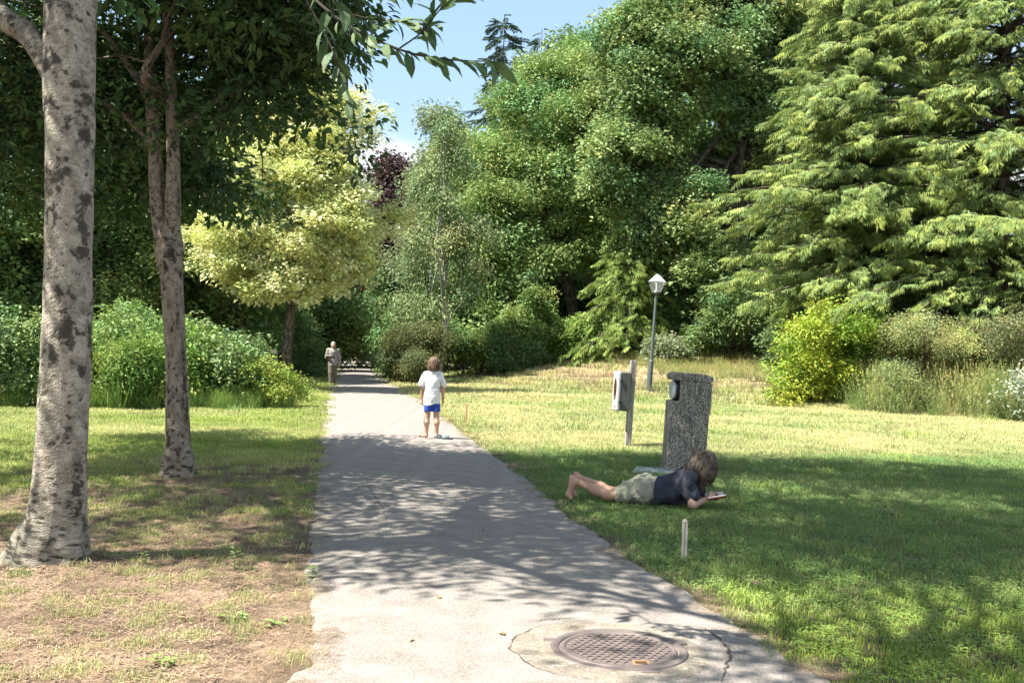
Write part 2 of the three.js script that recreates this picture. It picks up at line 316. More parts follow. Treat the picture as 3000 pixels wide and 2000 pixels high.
// ---------------------------------------------------------------- the two near trees
const nearLeaf = [clump(11, 16, 0.34, 0.125, 0.056, { fine: true, flat: 0.5, lift: 0.9, hang: 0.25 }), clump(12, 15, 0.36, 0.13, 0.058, { fine: true, flat: 0.5, lift: 0.9, hang: 0.3 })];
const NEAR_COLORS = [[0.05, 0.11, 0.03], [0.09, 0.17, 0.04]];
function spurs(seed, list, from, parent, mat, n, r1 = 0.006) {   // thin branches out to some of the clumps
  const r = rng(seed), gs = [];
  for (let i = 0; i < n; i++) {
    const it = list[Math.floor(r() * list.length)], e = V(it[0], it[1], it[2]); let best = null, bd = 1e9;
    for (const f of from) { const d = f.distanceTo(e); if (d < bd) { bd = d; best = f; } }
    if (bd > 4 || bd < 0.3) continue;
    gs.push(tube(limbPts(best, e, 0.012 + bd * 0.008, r1, r, 0.1), 5, 0.3, 0, 1, false));
  }
  if (gs.length) part('twigs', merge(gs), mat, parent, 'stuff');
}
function nearTree(name, label, pos, trunkPts, limbs, lobes, seed, mat, keep) {
  const t = thing(name, label, 'tree', pos, 'pale barked trees beside the path');
  const loc = (p) => [p[0] - pos[0], p[1] - pos[1], p[2] - pos[2], p[3]];
  const flute = (w, y) => 1 + Math.max(0, 0.45 - y) * 0.6 * (0.5 + 0.5 * Math.cos(w * 5 + seed)) ;
  part('trunk', tube(trunkPts.map(loc), 56, 0.03, 0.16, seed, true, flute), mat, t);
  const anchors = [];
  for (const l of limbs) {
    const pts = l.map(loc); part('limb', tube(pts, 18, 0.06, 0.16, seed + 3), mat, t);
    new THREE.CatmullRomCurve3(pts.map((p) => V(p[0], p[1], p[2]))).getPoints(8).slice(2).forEach((p) => anchors.push(p));
  }
  const list = crown(seed, lobes.map((l) => [l[0], l[1], l[2] + (l[1] > 6.2 ? (l[2] < -8.5 ? 2.1 : l[2] > -7 ? 1.6 : 1.0) : l[0] < -5 && l[2] > -8 ? 0.9 : 0), l[3], l[4], l[5], l[6]]), { per: 8, spread: 0.6, size: [0.85, 1.2], colors: NEAR_COLORS, shell: 0.2, droop: 0.3, base: pos, keep, flat: 0.4 });
  
  scatter('crown', nearLeaf[seed % 2], M.leaf, list, t, 'stuff');
  spurs(seed + 5, list, anchors, t, mat, 260);
  return t;
}
// sky and path stay open: no leaf of these crowns hangs into the gap right of x = -1.9 below the frame's top
const openSky = (x, y, z) => y > 1.65 + 0.385 * -z || (x < -1.75 - 0.06 * (z + 12) - 0.12 * Math.max(0, 5.2 - y) && y > 3.35 + Math.max(0, x + 3) * 0.25);
const treeA = nearTree('cherry_tree', 'stout pale barked tree with dark bark blotches and lichen, forking above head height', [-3.37, 0, -7.29],
  [[-3.38, -0.1, -7.29, 0.3], [-3.36, 0.1, -7.29, 0.245], [-3.32, 0.35, -7.29, 0.2], [-3.30, 0.8, -7.29, 0.182], [-3.285, 1.5, -7.29, 0.17], [-3.28, 2.2, -7.28, 0.166], [-3.29, 3.0, -7.27, 0.168], [-3.31, 3.6, -7.27, 0.185], [-3.32, 4.6, -7.3, 0.17]],
  [[[-3.28, 4.1, -7.25, 0.13], [-3.06, 4.7, -7.5, 0.12], [-2.7, 5.8, -8.6, 0.11], [-1.4, 8, -9.4, 0.06], [0.4, 9.4, -9.7, 0.02]],
   [[-3.36, 3.5, -7.28, 0.11], [-3.62, 3.85, -7.3, 0.085], [-4.0, 4.15, -7.4, 0.08], [-5.4, 5.6, -8.6, 0.07], [-7.6, 7.4, -10.4, 0.02]],
   [[-3.18, 4.3, -7.3, 0.13], [-3.4, 5.4, -7.8, 0.12], [-4.2, 7, -9.2, 0.08], [-4.6, 9.4, -9.9, 0.02]],
   [[-3.1, 4.3, -7.35, 0.08], [-2.5, 5.6, -5.6, 0.05], [-1.9, 8.2, -3.2, 0.02]]],
  [[-4.5, 8, -9.9, 3.2, 2.3, 2.5, 84], [-1.2, 8.9, -9.7, 2.8, 2, 2.4, 78], [-7.6, 7.2, -10.6, 3, 2.3, 2.5, 70], [1.2, 9.5, -9.8, 2.2, 1.6, 2.2, 52], [-1.9, 8.5, -4.3, 1.5, 1.0, 1.2, 40], [-3.0, 7.5, -8.1, 2.3, 1.6, 1.2, 40], [0.2, 8.6, -8.4, 2.4, 1.4, 1.2, 34], [-1.4, 9.7, -7.3, 2.9, 1.5, 1.2, 62], [-6.6, 7.3, -7.45, 1.5, 1.2, 0.8, 9]], 21, M.barkA, openSky);
const treeB = nearTree('cherry_tree', 'slender dark mottled tree with twin upright stems standing in bare earth', [-3.97, 0, -11.9],
  [[-3.97, -0.1, -11.9, 0.22], [-3.97, 0.12, -11.9, 0.175], [-3.99, 0.5, -11.9, 0.145], [-4.03, 1.3, -11.9, 0.122], [-4.1, 2.2, -11.9, 0.13], [-4.15, 2.75, -11.9, 0.16], [-4.16, 3.05, -11.9, 0.12]],
  [[[-4.1, 2.5, -11.88, 0.1], [-4.11, 3.2, -11.86, 0.092], [-4.13, 4.0, -11.86, 0.078], [-4.2, 5.0, -11.9, 0.066], [-4.25, 6.2, -12.1, 0.05], [-3.6, 8.6, -13.2, 0.02]],
   [[-4.2, 2.5, -11.92, 0.1], [-4.32, 3.3, -11.93, 0.09], [-4.4, 4.1, -11.95, 0.08], [-4.48, 4.7, -12, 0.075], [-4.9, 6, -12.6, 0.05], [-6.5, 7.2, -13.6, 0.02]],
   [[-4.46, 4.5, -11.98, 0.045], [-4.75, 4.95, -12, 0.04], [-5.4, 5.6, -12.2, 0.03], [-6.8, 6.0, -12.8, 0.012]],
   [[-4.38, 3.9, -11.95, 0.04], [-4.8, 4.35, -12, 0.035], [-5.6, 4.7, -12.2, 0.025], [-6.9, 5.0, -12.7, 0.01]],
   [[-4.14, 4.1, -11.86, 0.035], [-3.6, 4.6, -12, 0.03], [-2.9, 5.0, -12.2, 0.02], [-2.2, 5.1, -12.3, 0.008]],
   [[-4.3, 4.6, -11.98, 0.05], [-4.25, 4.95, -11.5, 0.045], [-3.0, 7.6, -13.4, 0.035], [0.6, 9.5, -13.5, 0.015]]],
  [[-4.5, 7.3, -13.8, 3.3, 2.6, 3, 150], [-2.0, 8.9, -14, 2.8, 2, 2.8, 110], [-8, 6.5, -14, 3.2, 2.6, 2.8, 110], [0.8, 9.6, -13.5, 2.4, 1.7, 2.5, 85],
   [-3.5, 5.1, -12.6, 1.9, 1.15, 1.6, 78], [-5.8, 5.1, -13.2, 2, 1.7, 2, 85], [-2.7, 5.7, -11.2, 1.4, 0.9, 1.2, 44], [-6.4, 4.4, -12.2, 1.4, 0.9, 1.0, 26], [-5.4, 4.1, -14.8, 1.7, 0.9, 1.3, 46], [-7.6, 4.2, -15.5, 1.8, 0.9, 1.3, 40], [3.2, 10.2, -12.6, 2.0, 1.3, 1.8, 42]], 22, M.barkB, openSky);

// a bough of large single leaves hanging in front of the sky, part of the stout tree
{
  M.darkTwig = std({ color: lin(0.035, 0.028, 0.02), roughness: 1 }); const base = [-3.37, 0, -7.29], r = rng(77), bough = new THREE.Group(); bough.name = 'overhanging_branch'; treeA.add(bough);
  const T = new Tris(); leaf(T, V(0, 0, 0), V(1, 0, 0), V(0, 1, 0), 1, 0.36, [1, 1, 1], true); const one = T.geo();
  const tones = [[0.07, 0.13, 0.04], [0.085, 0.145, 0.045], [0.06, 0.115, 0.04]].map((c) => leafMat({ color: lin(...c), roughness: 0.6, transmission: 0.25 }));
  const runs = [
    [[-1.35, 3.75, -5.6, 0.014], [-0.95, 3.35, -5.2, 0.011], [-0.62, 3.16, -5.05, 0.009], [-0.38, 3.10, -5, 0.007], [-0.12, 3.08, -4.95, 0.004]],
    [[-0.62, 3.16, -5.05, 0.007], [-0.5, 3.24, -5.02, 0.006], [-0.4, 3.36, -5.0, 0.005], [-0.28, 3.46, -5, 0.003]],
    [[-1.0, 3.42, -5.25, 0.008], [-0.8, 3.36, -5.2, 0.007], [-0.62, 3.33, -5.15, 0.005], [-0.45, 3.30, -5.1, 0.003]],
    [[-1.25, 3.65, -5.5, 0.008], [-1.05, 3.3, -5.45, 0.007], [-0.98, 3.12, -5.4, 0.005], [-0.93, 2.96, -5.38, 0.003]],
    [[-1.2, 3.7, -5.2, 0.009], [-0.95, 3.52, -5.1, 0.007], [-0.72, 3.44, -5.0, 0.005], [-0.5, 3.42, -4.95, 0.003]],
    [[-1.3, 3.8, -5.0, 0.009], [-1.1, 3.55, -4.95, 0.007], [-0.98, 3.4, -4.9, 0.005], [-0.88, 3.3, -4.9, 0.003]],
  ];
  runs.forEach((run, q) => {
    const pts = run.map((p) => [p[0] - base[0], p[1], p[2] - base[2], p[3]]);
    part('twig', tube(pts.map((p) => [p[0], p[1], p[2], p[3] * 0.7]), 6, 0.04, 0.1, 3), M.darkTwig, bough);
    const cv = new THREE.CatmullRomCurve3(pts.map((p) => V(p[0], p[1], p[2])));
    const n = [34, 20, 22, 16, 26, 18][q];
    for (let i = 0; i < n; i++) {
      const t = 0.2 + 0.8 * i / (n - 1), p = cv.getPoint(t), d = cv.getTangent(t), a = r() * 6.283;
      const dir = d.clone().multiplyScalar(0.9).add(V(Math.cos(a) * 0.75, -0.3 + (r() - 0.5) * 0.9, Math.sin(a) * 0.6)).normalize(), up = V((r() - 0.5) * 1.6, 0.55, 0.9 * (r() - 0.3)).normalize();
      const s = dir.clone().cross(up).normalize(), u2 = s.clone().cross(dir), m = part('leaf', one, tones[Math.floor(r() * 3)], bough);
      m.position.copy(p); m.quaternion.setFromRotationMatrix(new THREE.Matrix4().makeBasis(dir, u2, dir.clone().cross(u2))); m.scale.setScalar(0.1 + 0.07 * r());
    }
  });
}

// ---------------------------------------------------------------- trees and shrubs of the park
const G = { small: [clump(31, 40, 0.52, 0.165, 0.088), clump(32, 40, 0.54, 0.17, 0.088)], mid: [clump(33, 36, 0.5, 0.195, 0.125), clump(34, 36, 0.52, 0.19, 0.12)], hang: [clump(35, 46, 0.46, 0.125, 0.07, { hang: 1.1, lift: 0.35, flat: 1.1 })],
  big: [clump(36, 54, 0.46, 0.145, 0.115, { flat: 0.4, lift: 1.2 })], shrub: [clump(37, 34, 0.3, 0.115, 0.065, { flat: 0.8 }), clump(38, 34, 0.3, 0.12, 0.068, { flat: 0.8 })], tiny: [clump(39, 60, 0.3, 0.07, 0.036, { flat: 0.8 })],
  needle: [needleSpray(41), needleSpray(42, { hang: 1.1 })], fir: [needleSpray(43, { L: 1.1, n: 30, hang: 0.25, tw: 0.3, w: 0.06 })], yew: [needleSpray(44, { L: 0.55, n: 24, hang: 0.9, tw: 0.16, w: 0.03 })] };
function leafyTree(name, label, pos, { trunk, limbs = 6, lobes, geo, colors, per = 8, spread = 0.8, size = [0.85, 1.25], seed, mat = M.bark, lm = M.leaf, droop = 0.35, shell = 0.55, group, category = 'tree', rr = 0.2, flat = 0.45, hueShift = 1.2 }) {
  const y0 = hgt(pos[0], pos[1]), P = [pos[0], y0, pos[1]], t = thing(name, label, category, P, group), r = rng(seed * 7 + 1), loc = (p) => [p[0] - P[0], p[1] - P[1], p[2] - P[2], p[3]];
  const gs = [tube(trunk.map((p) => [p[0], p[1], p[2], p[3]]), 10, 0.4, 0.15, seed)], top = trunk[trunk.length - 1];
  const cv = new THREE.CatmullRomCurve3(trunk.map((p) => V(p[0], p[1], p[2])));
  const L = lobes.map((l) => [l[0] + P[0], l[1] + P[1], l[2] + P[2], l[3], l[4], l[5], l[6]]);
  for (const l of lobes) for (let k = 0; k < Math.max(1, Math.round(limbs / lobes.length)); k++) {
    const a = cv.getPoint(0.45 + 0.5 * r()), e = V(l[0] + (r() - 0.5) * l[3], l[1] + (r() - 0.3) * l[4] * 0.8, l[2] + (r() - 0.5) * l[5]);
    gs.push(tube(limbPts(a, e, rr * 0.5, 0.025, r, 0.08), 6, 0.5, 0, 1, false));
  }
  part('trunk', merge(gs), mat, t);
  const list = crown(seed, L, { per, spread, size, colors, droop, shell, base: P, flat, hueShift });
  scatter('crown', geo[seed % geo.length], lm, list, t, 'stuff');
  return t;
}
function conifer(name, label, pos, { height, reach, from = 1, seed, geo, colors, droop = 0.5, levels = 26, perLevel = 6, profile = (t) => 1 - t, size = [0.8, 1.2], group, r0 = 0.3, step = 0.34, lift = 0.25, lat = 0.45 }) {
  const y0 = hgt(pos[0], pos[1]), t = thing(name, label, 'tree', [pos[0], y0, pos[1]], group), r = rng(seed), list = [], gs = [tube([[0, -0.2, 0, r0], [0.05, height * 0.5, 0, r0 * 0.6], [0, height, 0, 0.03]], 10, 0.6, 0.1, seed)];
  for (let l = 0; l < levels; l++) for (let k = 0; k < perLevel; k++) {
    const h = lerp(from, height, Math.pow((l + r() * 0.9) / levels, 1.05)), f = (h - from) / (height - from), len = reach * profile(f) * (0.6 + 0.6 * r()) + 0.25, a = (k + r()) / perLevel * 6.283, dx = Math.cos(a), dz = Math.sin(a), pts = [], up = lift * (0.3 + 1.5 * r()), dr = droop * (0.6 + 0.8 * r());
    for (let i = 0; i <= 4; i++) { const q = i / 4; pts.push([dx * len * q, h + len * (up * q - dr * q * q), dz * len * q, lerp(0.02 + len * 0.008, 0.008, q)]); }
    if (len > 0.8) gs.push(tube(pts, 4, 0.7, 0, 1, false));
    const n = Math.ceil(len / step);
    for (let i = 0; i < n; i++) {
      const q = 0.22 + 0.78 * (i + r()) / n, side = (r() - 0.5) * 2, off = side * lat * len * (1.05 - q) * 0.8 + side * 0.12;
      const c = mul3(mix3(colors[0], colors[1], r() * (0.4 + 0.6 * q)), 0.8 + 0.4 * r());
      list.push([dx * len * q - dz * off, h + len * (up * q - dr * q * q) - Math.abs(off) * 0.22 + (r() - 0.5) * 0.16, dz * len * q + dx * off, lerp(size[0], size[1], r()), tilt(-a + side * 0.9 + (r() - 0.5) * 1.1, (r() - 0.5) * 0.9, -0.1 - droop * q * 0.6 + (r() - 0.5) * 0.9), c]);
    }
  }
  part('trunk', merge(gs), M.bark, t);
  scatter('crown', geo[seed % geo.length], M.needle, list, t, 'stuff');
  return t;
}
function shrub(name, label, pos, [w, h, d], { seed, geo = G.shrub, colors, n = 40, per = 8, lm = M.leaf, group, spread = 0.35, size = [0.8, 1.2], category = 'shrub', lobes = 5, low = 0.0, hueShift = 1.2 }) {
  const y0 = hgt(pos[0], pos[1]), t = thing(name, label, category, [pos[0], y0, pos[1]], group), r = rng(seed), L = [], gs = [];
  for (let i = 0; i < lobes; i++) {
    const f = lobes > 1 ? i / (lobes - 1) : 0.5, a = r() * 6.283, q = 0.25 + 0.2 * r();
    const c = [Math.cos(a) * w * q * (1 - f * 0.35), h * (0.25 + low + 0.52 * f), Math.sin(a) * d * q], k = 0.62 + 0.25 * r();
    L.push([c[0], c[1], c[2], w * 0.5 * k * 0.8, h * 0.3 * (0.8 + 0.4 * r()), d * 0.5 * k * 0.8, Math.ceil(n / lobes)]);
    for (let j = 0; j < 3; j++) gs.push(tube(limbPts(V((r() - 0.5) * 0.3 * w, -0.05, (r() - 0.5) * 0.3 * d), V(c[0] + (r() - 0.5) * w * 0.3, c[1] + h * 0.15 * r(), c[2] + (r() - 0.5) * d * 0.3), 0.025, 0.008, r, 0.05), 5, 0.3, 0, 1, false));
  }
  part('stems', merge(gs), M.bark, t, 'stuff');
  const list = crown(seed + 1, L, { per, spread, size, colors, shell: 0.5, droop: 0.2, hueShift }).filter((it) => it[1] > 0.04);
  scatter('foliage', geo[seed % geo.length], lm, list, t, 'stuff');
  return t;
}
const C = { dark: [[0.12, 0.205, 0.055], [0.21, 0.3, 0.08]], deep: [[0.11, 0.195, 0.06], [0.19, 0.28, 0.085]], mid: [[0.15, 0.25, 0.065], [0.26, 0.36, 0.09]], fresh: [[0.16, 0.28, 0.05], [0.26, 0.38, 0.07]], grey: [[0.19, 0.25, 0.12], [0.29, 0.33, 0.17]] };

// the cream-variegated maple at the path's left side
leafyTree('variegated_maple', 'cream and yellow variegated maple with a rounded crown beside the path', [-7.75, -34], {
  trunk: [[0, -0.1, 0, 0.2], [0.02, 1.2, 0, 0.17], [0.1, 2.4, 0, 0.15], [0.25, 4.5, 0, 0.11], [0.6, 8, 0, 0.03]], limbs: 16, rr: 0.14,
  lobes: [[-1.2, 4.6, 0.4, 1.7, 1.1, 1.6, 36], [1.1, 4.4, 0.5, 1.7, 1.1, 1.6, 38], [1.7, 5.7, 0, 1.4, 1.2, 1.5, 34], [-1.5, 6.0, 0, 1.3, 1.1, 1.4, 28], [0.4, 6.9, 0, 1.8, 1.3, 1.7, 44], [0.2, 5.2, 1.0, 1.7, 1.1, 1.2, 30], [0.9, 8.4, 0, 1.5, 1.3, 1.4, 36], [0.3, 7.7, 0.5, 1.7, 1.0, 1.4, 44], [1.5, 7.0, 0.5, 1.2, 1.0, 1.2, 28], [-1.0, 7.3, 0.2, 1.3, 1.0, 1.2, 24], [0.7, 9.9, 0, 1.2, 1.1, 1.1, 26], [-0.4, 8.9, 0, 1.1, 1.1, 1.1, 20], [0.0, 3.4, 0.4, 1.1, 0.5, 1.0, 10]],
  geo: G.big, colors: [[0.52, 0.58, 0.21], [0.82, 0.82, 0.48]], per: 9, hueShift: 1, spread: 0.65, seed: 51, size: [0.6, 1.0], flat: 0.3, shell: 0.6 });

// left: the wood behind the shrub border
{
  const spots = [[-15.5, -37, 12, 0], [-19.5, -34, 13, 1], [-12.5, -41, 11, 1], [-23, -36, 14, 0], [-17, -42, 16, 0], [-13.5, -47, 15, 1], [-26, -40, 17, 0], [-21, -46, 18, 1], [-15.8, -56, 17, 0], [-31, -44, 18, 1], [-24.5, -30, 13, 0]];
  spots.forEach(([x, z, h, k], i) => leafyTree('wood_tree', 'dark leafy tree in the shady wood behind the shrub border', [x, z], {
    trunk: [[0, -0.1, 0, 0.22], [0.1, h * 0.3, 0, 0.18], [0, h * 0.6, 0.1, 0.12], [0, h * 0.92, 0, 0.03]], limbs: 9,
    lobes: [[-1.5, h * 0.42, 0.3, 2.4, 1.7, 2.2, 42], [1.6, h * 0.46, 0, 2.3, 1.8, 2.2, 42], [0, h * 0.62, 0.5, 2.6, 2, 2.4, 46], [-0.6, h * 0.82, 0, 2, 1.9, 2, 36], [0.3, h * 0.26, 1.0, 2.2, 1.4, 1.8, 26]],
    geo: k ? G.mid : G.small, colors: i % 3 === 1 ? C.mid : C.dark, seed: 60 + i, per: 11, group: 'trees of the wood behind the shrub border' }));
}
// left: the shrub border
{
  const bord = [
    [[-11.6, -23.4], [3.0, 2.6, 2.4], C.dark, G.shrub, 'dense dark green shrub at the border end beyond the stout trunk', M.gloss, 70],
    [[-9.7, -24.2], [2.2, 2.4, 2.0], C.mid, G.shrub, 'rounded mid green shrub showing between the two near trunks', M.leaf, 60],
    [[-9.0, -23.6], [1.5, 2.0, 1.4], C.fresh, G.tiny, 'bright light green fine leaved shrub between the two near trunks', M.leaf, 56],
    [[-7.9, -24.6], [1.9, 2.2, 1.8], C.fresh, G.shrub, 'tall bright green shrub just behind the twin stemmed tree', M.leaf, 60],
    [[-7.35, -24.6], [1.9, 2.0, 1.6], [[0.13, 0.22, 0.065], [0.22, 0.31, 0.095]], G.shrub, 'glossy pale leaved shrub beside the yellow green bush', M.gloss, 50],
    [[-8.9, -26.4], [2.0, 2.6, 1.8], C.dark, G.shrub, 'dark shrub behind the glossy pale leaved shrub', M.leaf, 50],
    [[-13.6, -24.6], [2.6, 3.0, 2.2], C.mid, G.shrub, 'large green shrub at the far end of the border', M.leaf, 56],
    [[-8.3, -27.6], [2.6, 2.7, 2.0], C.deep, G.shrub, 'tall dark shrub at the back of the border', M.leaf, 56],
    [[-11.2, -27.4], [3.2, 2.8, 2.2], C.mid, G.shrub, 'tall green shrub at the back of the border under the wood', M.leaf, 70],
    [[-10.2, -44.5], [3.0, 3.0, 4.0], C.dark, G.shrub, 'dark clipped hedge shrub beside the walking person', M.leaf, 90],
    [[-11.4, -51], [2.6, 3.4, 5.0], C.deep, G.shrub, 'dark hedge shrub along the path beyond the walking person', M.leaf, 90],
  ];
  bord.forEach(([p, s, c, g, label, lm, n], i) => shrub('border_shrub', label, p, [s[0], s[1] * (p[1] > -40 ? 0.85 : 1), s[2]], { seed: 100 + i, geo: g, colors: c, lm, n, per: 8, lobes: 6, group: 'shrubs of the left border', spread: 0.4 }));
  shrub('yellow_green_bush', 'small bright yellow green bush at the lawn edge in front of the maple', [-5.75, -24.2], [1.25, 1.15, 1.1], { seed: 140, geo: G.shrub, colors: [[0.24, 0.34, 0.045], [0.38, 0.43, 0.06]], n: 26, per: 6, spread: 0.25, size: [0.5, 0.75] });
}
// right of the path, going along the bank
shrub('laurel_bush', 'glossy green laurel bush beside the path opposite the walking person', [-5.6, -49.5], [1.6, 2.4, 2.4], { seed: 150, colors: C.mid, lm: M.gloss, n: 46, per: 8 });
shrub('olive_shrub', 'feathery olive green shrub at the path edge before the birch', [-4.05, -41.5], [2.4, 2.5, 2.2], { seed: 151, geo: G.tiny, colors: [[0.10, 0.13, 0.035], [0.17, 0.19, 0.06]], n: 80, per: 9, size: [0.9, 1.4], lobes: 7 });
shrub('olive_shrub', 'pale green shrub with fine leaves close behind the birch trunk', [-3.6, -47], [4.2, 3.8, 2.6], { seed: 152, geo: G.shrub, colors: C.mid, n: 80, per: 10, size: [1, 1.6], lobes: 7, spread: 0.6 });
leafyTree('birch_tree', 'slender birch with pale trunk and fine hanging foliage right of the path', [-3.2, -44], {
  trunk: [[0, -0.1, 0, 0.13], [0.05, 1.4, 0, 0.11], [0.2, 2.2, 0, 0.1], [0.1, 5, 0, 0.08], [-0.1, 11.3, 0, 0.02]], limbs: 18, rr: 0.08, mat: M.birch,
  lobes: [[-0.7, 3.6, 0.2, 1.4, 1.1, 1.2, 13], [0.9, 4.6, 0.2, 1.3, 1.2, 1.2, 13], [-0.7, 6, 0.2, 1.5, 1.3, 1.2, 16], [0.8, 7.2, 0, 1.3, 1.3, 1.2, 14], [-0.4, 8.4, 0, 1.1, 1.3, 1.0, 13], [0.1, 9.8, 0, 0.7, 1.0, 0.7, 8], [-0.1, 11, 0, 0.5, 0.8, 0.5, 5]], geo: G.hang, colors: [[0.19, 0.27, 0.1], [0.3, 0.37, 0.15]], per: 8, spread: 0.55, droop: 0.9, seed: 161 });
leafyTree('ash_tree', 'broad light green tree with an arching dark trunk on the bank', [3.4, -52], {
  trunk: [[0, -0.2, 0, 0.34], [-0.3, 2.4, 0.3, 0.3], [-1.1, 4.6, 0.8, 0.26], [-2.6, 6.3, 1.3, 0.2], [-3.4, 7.8, 1.4, 0.14], [-2.6, 13, 0.5, 0.04]], limbs: 26, rr: 0.26,
  lobes: [[-4.6, 7.2, 0.6, 2.2, 1.8, 2.2, 48], [-4.2, 9.6, 0, 2.2, 2.0, 2.2, 50], [-2.3, 11.8, 0, 2.4, 2.0, 2.4, 54], [-0.6, 13.9, 0, 2.2, 1.9, 2.2, 48], [0.8, 11.8, 0.4, 2.4, 2.0, 2.4, 54], [-1.6, 9.0, 1.2, 2.5, 1.9, 2.2, 56], [1.6, 8.6, 0.8, 2.2, 1.9, 2.2, 48], [0.4, 6.0, 1.0, 2.0, 1.5, 1.9, 36], [2.4, 5.2, 0.4, 1.9, 1.6, 1.8, 34], [1.2, 15.4, -0.3, 1.7, 1.5, 1.7, 28], [2.6, 13.4, 0, 2.0, 1.8, 2, 36], [3.2, 10.8, 0.6, 1.9, 1.8, 1.9, 34], [-5.4, 5.0, 1, 1.6, 1.3, 1.5, 24], [-2.8, 5.4, 1.6, 1.8, 1.3, 1.4, 24]],
  geo: G.small, colors: [[0.2, 0.31, 0.095], [0.36, 0.46, 0.14]], per: 13, spread: 0.85, seed: 171 });
leafyTree('oak_tree', 'towering dark oak with heavy limbs rising above the bank', [10.4, -47], {
  trunk: [[0, -0.3, 0, 0.55], [-0.1, 4, 0, 0.46], [0.3, 9, 0, 0.4], [1.4, 14, 0, 0.32], [1.9, 20, 0, 0.2]], limbs: 26, rr: 0.4,
  lobes: [[-4.4, 12.5, 0.5, 2.5, 2.2, 2.4, 52], [-4.9, 9.0, 0.8, 2.2, 2.0, 2.2, 46], [-3.2, 16, 0, 2.6, 2.4, 2.5, 52], [-1.4, 19.5, 0, 2.8, 2.4, 2.6, 46], [-1.0, 14, 1.4, 2.3, 2.0, 2.0, 36], [2.5, 18.2, -1.6, 2.6, 2.2, 2.2, 30], [4.8, 15, -2, 2.5, 2.3, 2.3, 34], [-2.9, 6.0, 1.2, 2.3, 1.8, 2.0, 44], [0.4, 9.5, -1.5, 2.6, 2.2, 1.8, 34], [-1.0, 4.0, 1.6, 2.2, 1.5, 1.8, 34], [-5.2, 15.2, 0, 1.8, 1.6, 1.8, 26], [2.6, 10.4, 0.6, 2.4, 2.2, 2, 44], [3.4, 13.4, 0.4, 2.4, 2, 2, 44], [0.6, 12, 1.2, 2, 1.8, 1.6, 36], [0.6, 16.5, 1, 2.2, 2, 1.8, 40], [3.6, 20, 0, 2.6, 2.2, 2.2, 40], [5.5, 17.5, 0, 2.2, 2, 2, 30]],
  geo: G.mid, colors: [[0.16, 0.245, 0.08], [0.3, 0.39, 0.125]], per: 13, spread: 0.85, seed: 181 });
// the drooping conifers
conifer('drooping_conifer', 'wide drooping yellow green conifer above the bright shrubs', [12.0, -34.5], { height: 14.5, reach: 5.0, from: 3.2, seed: 191, geo: G.needle, colors: [[0.2, 0.3, 0.12], [0.38, 0.43, 0.12]], droop: 0.36, lift: 0.28, levels: 32, perLevel: 10, profile: (t) => Math.pow(1 - t, 0.5) * (0.85 + 0.25 * Math.sin(t * 23 + 1)) * (0.78 + 0.22 * smooth(0, 0.3, t)), step: 0.1, size: [0.48, 0.85] });
conifer('drooping_conifer', 'taller drooping conifer with hanging sprays behind the white flowered bush', [16.2, -33], { height: 20, reach: 5.6, from: 3.0, seed: 192, geo: G.needle, colors: [[0.2, 0.3, 0.12], [0.39, 0.44, 0.12]], droop: 0.38, lift: 0.28, levels: 40, perLevel: 10, profile: (t) => Math.pow(1 - t, 0.45) * (0.85 + 0.25 * Math.sin(t * 27)), step: 0.1, size: [0.48, 0.85] });
conifer('young_yew', 'young yellow green conifer with drooping tips just behind the lamp post', [5.3, -46], { height: 7.2, reach: 2.6, from: 0.4, seed: 193, geo: G.yew, colors: [[0.18, 0.28, 0.075], [0.32, 0.39, 0.1]], droop: 0.75, lift: 0.3, levels: 18, perLevel: 9, step: 0.13, size: [0.6, 1.0], profile: (t) => Math.pow(1 - t, 0.7) * (0.7 + 0.5 * hash(Math.floor(t * 30), 3, 1)), r0: 0.12 });
conifer('fir_tree', 'tall dark fir whose tiered top stands against the sky', [-1.4, -86], { height: 30.5, reach: 5.2, from: 6, seed: 194, geo: G.fir, colors: [[0.07, 0.115, 0.085], [0.12, 0.17, 0.115]], droop: 0.3, lift: 0.22, levels: 24, perLevel: 7, profile: (t) => Math.pow(1 - t, 0.85), step: 0.42, size: [0.9, 1.5] });
conifer('fir_tree', 'shorter slim fir beside the tall dark fir', [2.0, -90], { height: 28.5, reach: 3.6, from: 8, seed: 195, geo: G.fir, colors: [[0.08, 0.125, 0.085], [0.13, 0.18, 0.12]], droop: 0.4, lift: 0.15, levels: 24, perLevel: 6, step: 0.45, size: [0.9, 1.4] });
const farTree = (name, label, pos, h, w, colors, seed, geo = G.small, base = 0.25) => leafyTree(name, label, pos, { trunk: [[0, -0.2, 0, 0.26], [0.1, h * 0.4, 0, 0.2], [0, h * 0.95, 0, 0.04]], limbs: 8, seed, geo, colors, size: [1.2, 1.8], spread: 1.0, per: 12,
  lobes: [[-w * 0.4, h * (base + 0.12), 0.3, w * 0.6, h * 0.15, w * 0.6, 34], [w * 0.4, h * (base + 0.2), 0.3, w * 0.6, h * 0.16, w * 0.6, 34], [-w * 0.2, h * (base + 0.38), 0, w * 0.65, h * 0.16, w * 0.6, 34], [w * 0.2, h * (base + 0.52), 0, w * 0.5, h * 0.15, w * 0.5, 28], [0, h * 0.9, 0, w * 0.3, h * 0.1, w * 0.3, 14]] });
farTree('copper_beech', 'dark purple leaved tree showing above the end of the path', [-9.6, -76], 16.8, 2.8, [[0.05, 0.024, 0.024], [0.1, 0.045, 0.04]], 201, G.mid);
farTree('poplar_tree', 'slim grey green poplar top between birch and fir', [-4.4, -62], 16, 2.4, C.grey, 202);
farTree('far_tree', 'dark tree closing the far end of the path', [-15.5, -112], 15, 6, C.dark, 203, G.mid, 0.05);
farTree('far_tree', 'dark tree shading the bend where the path disappears', [-20, -92], 14, 5, C.deep, 204, G.mid, 0.05);
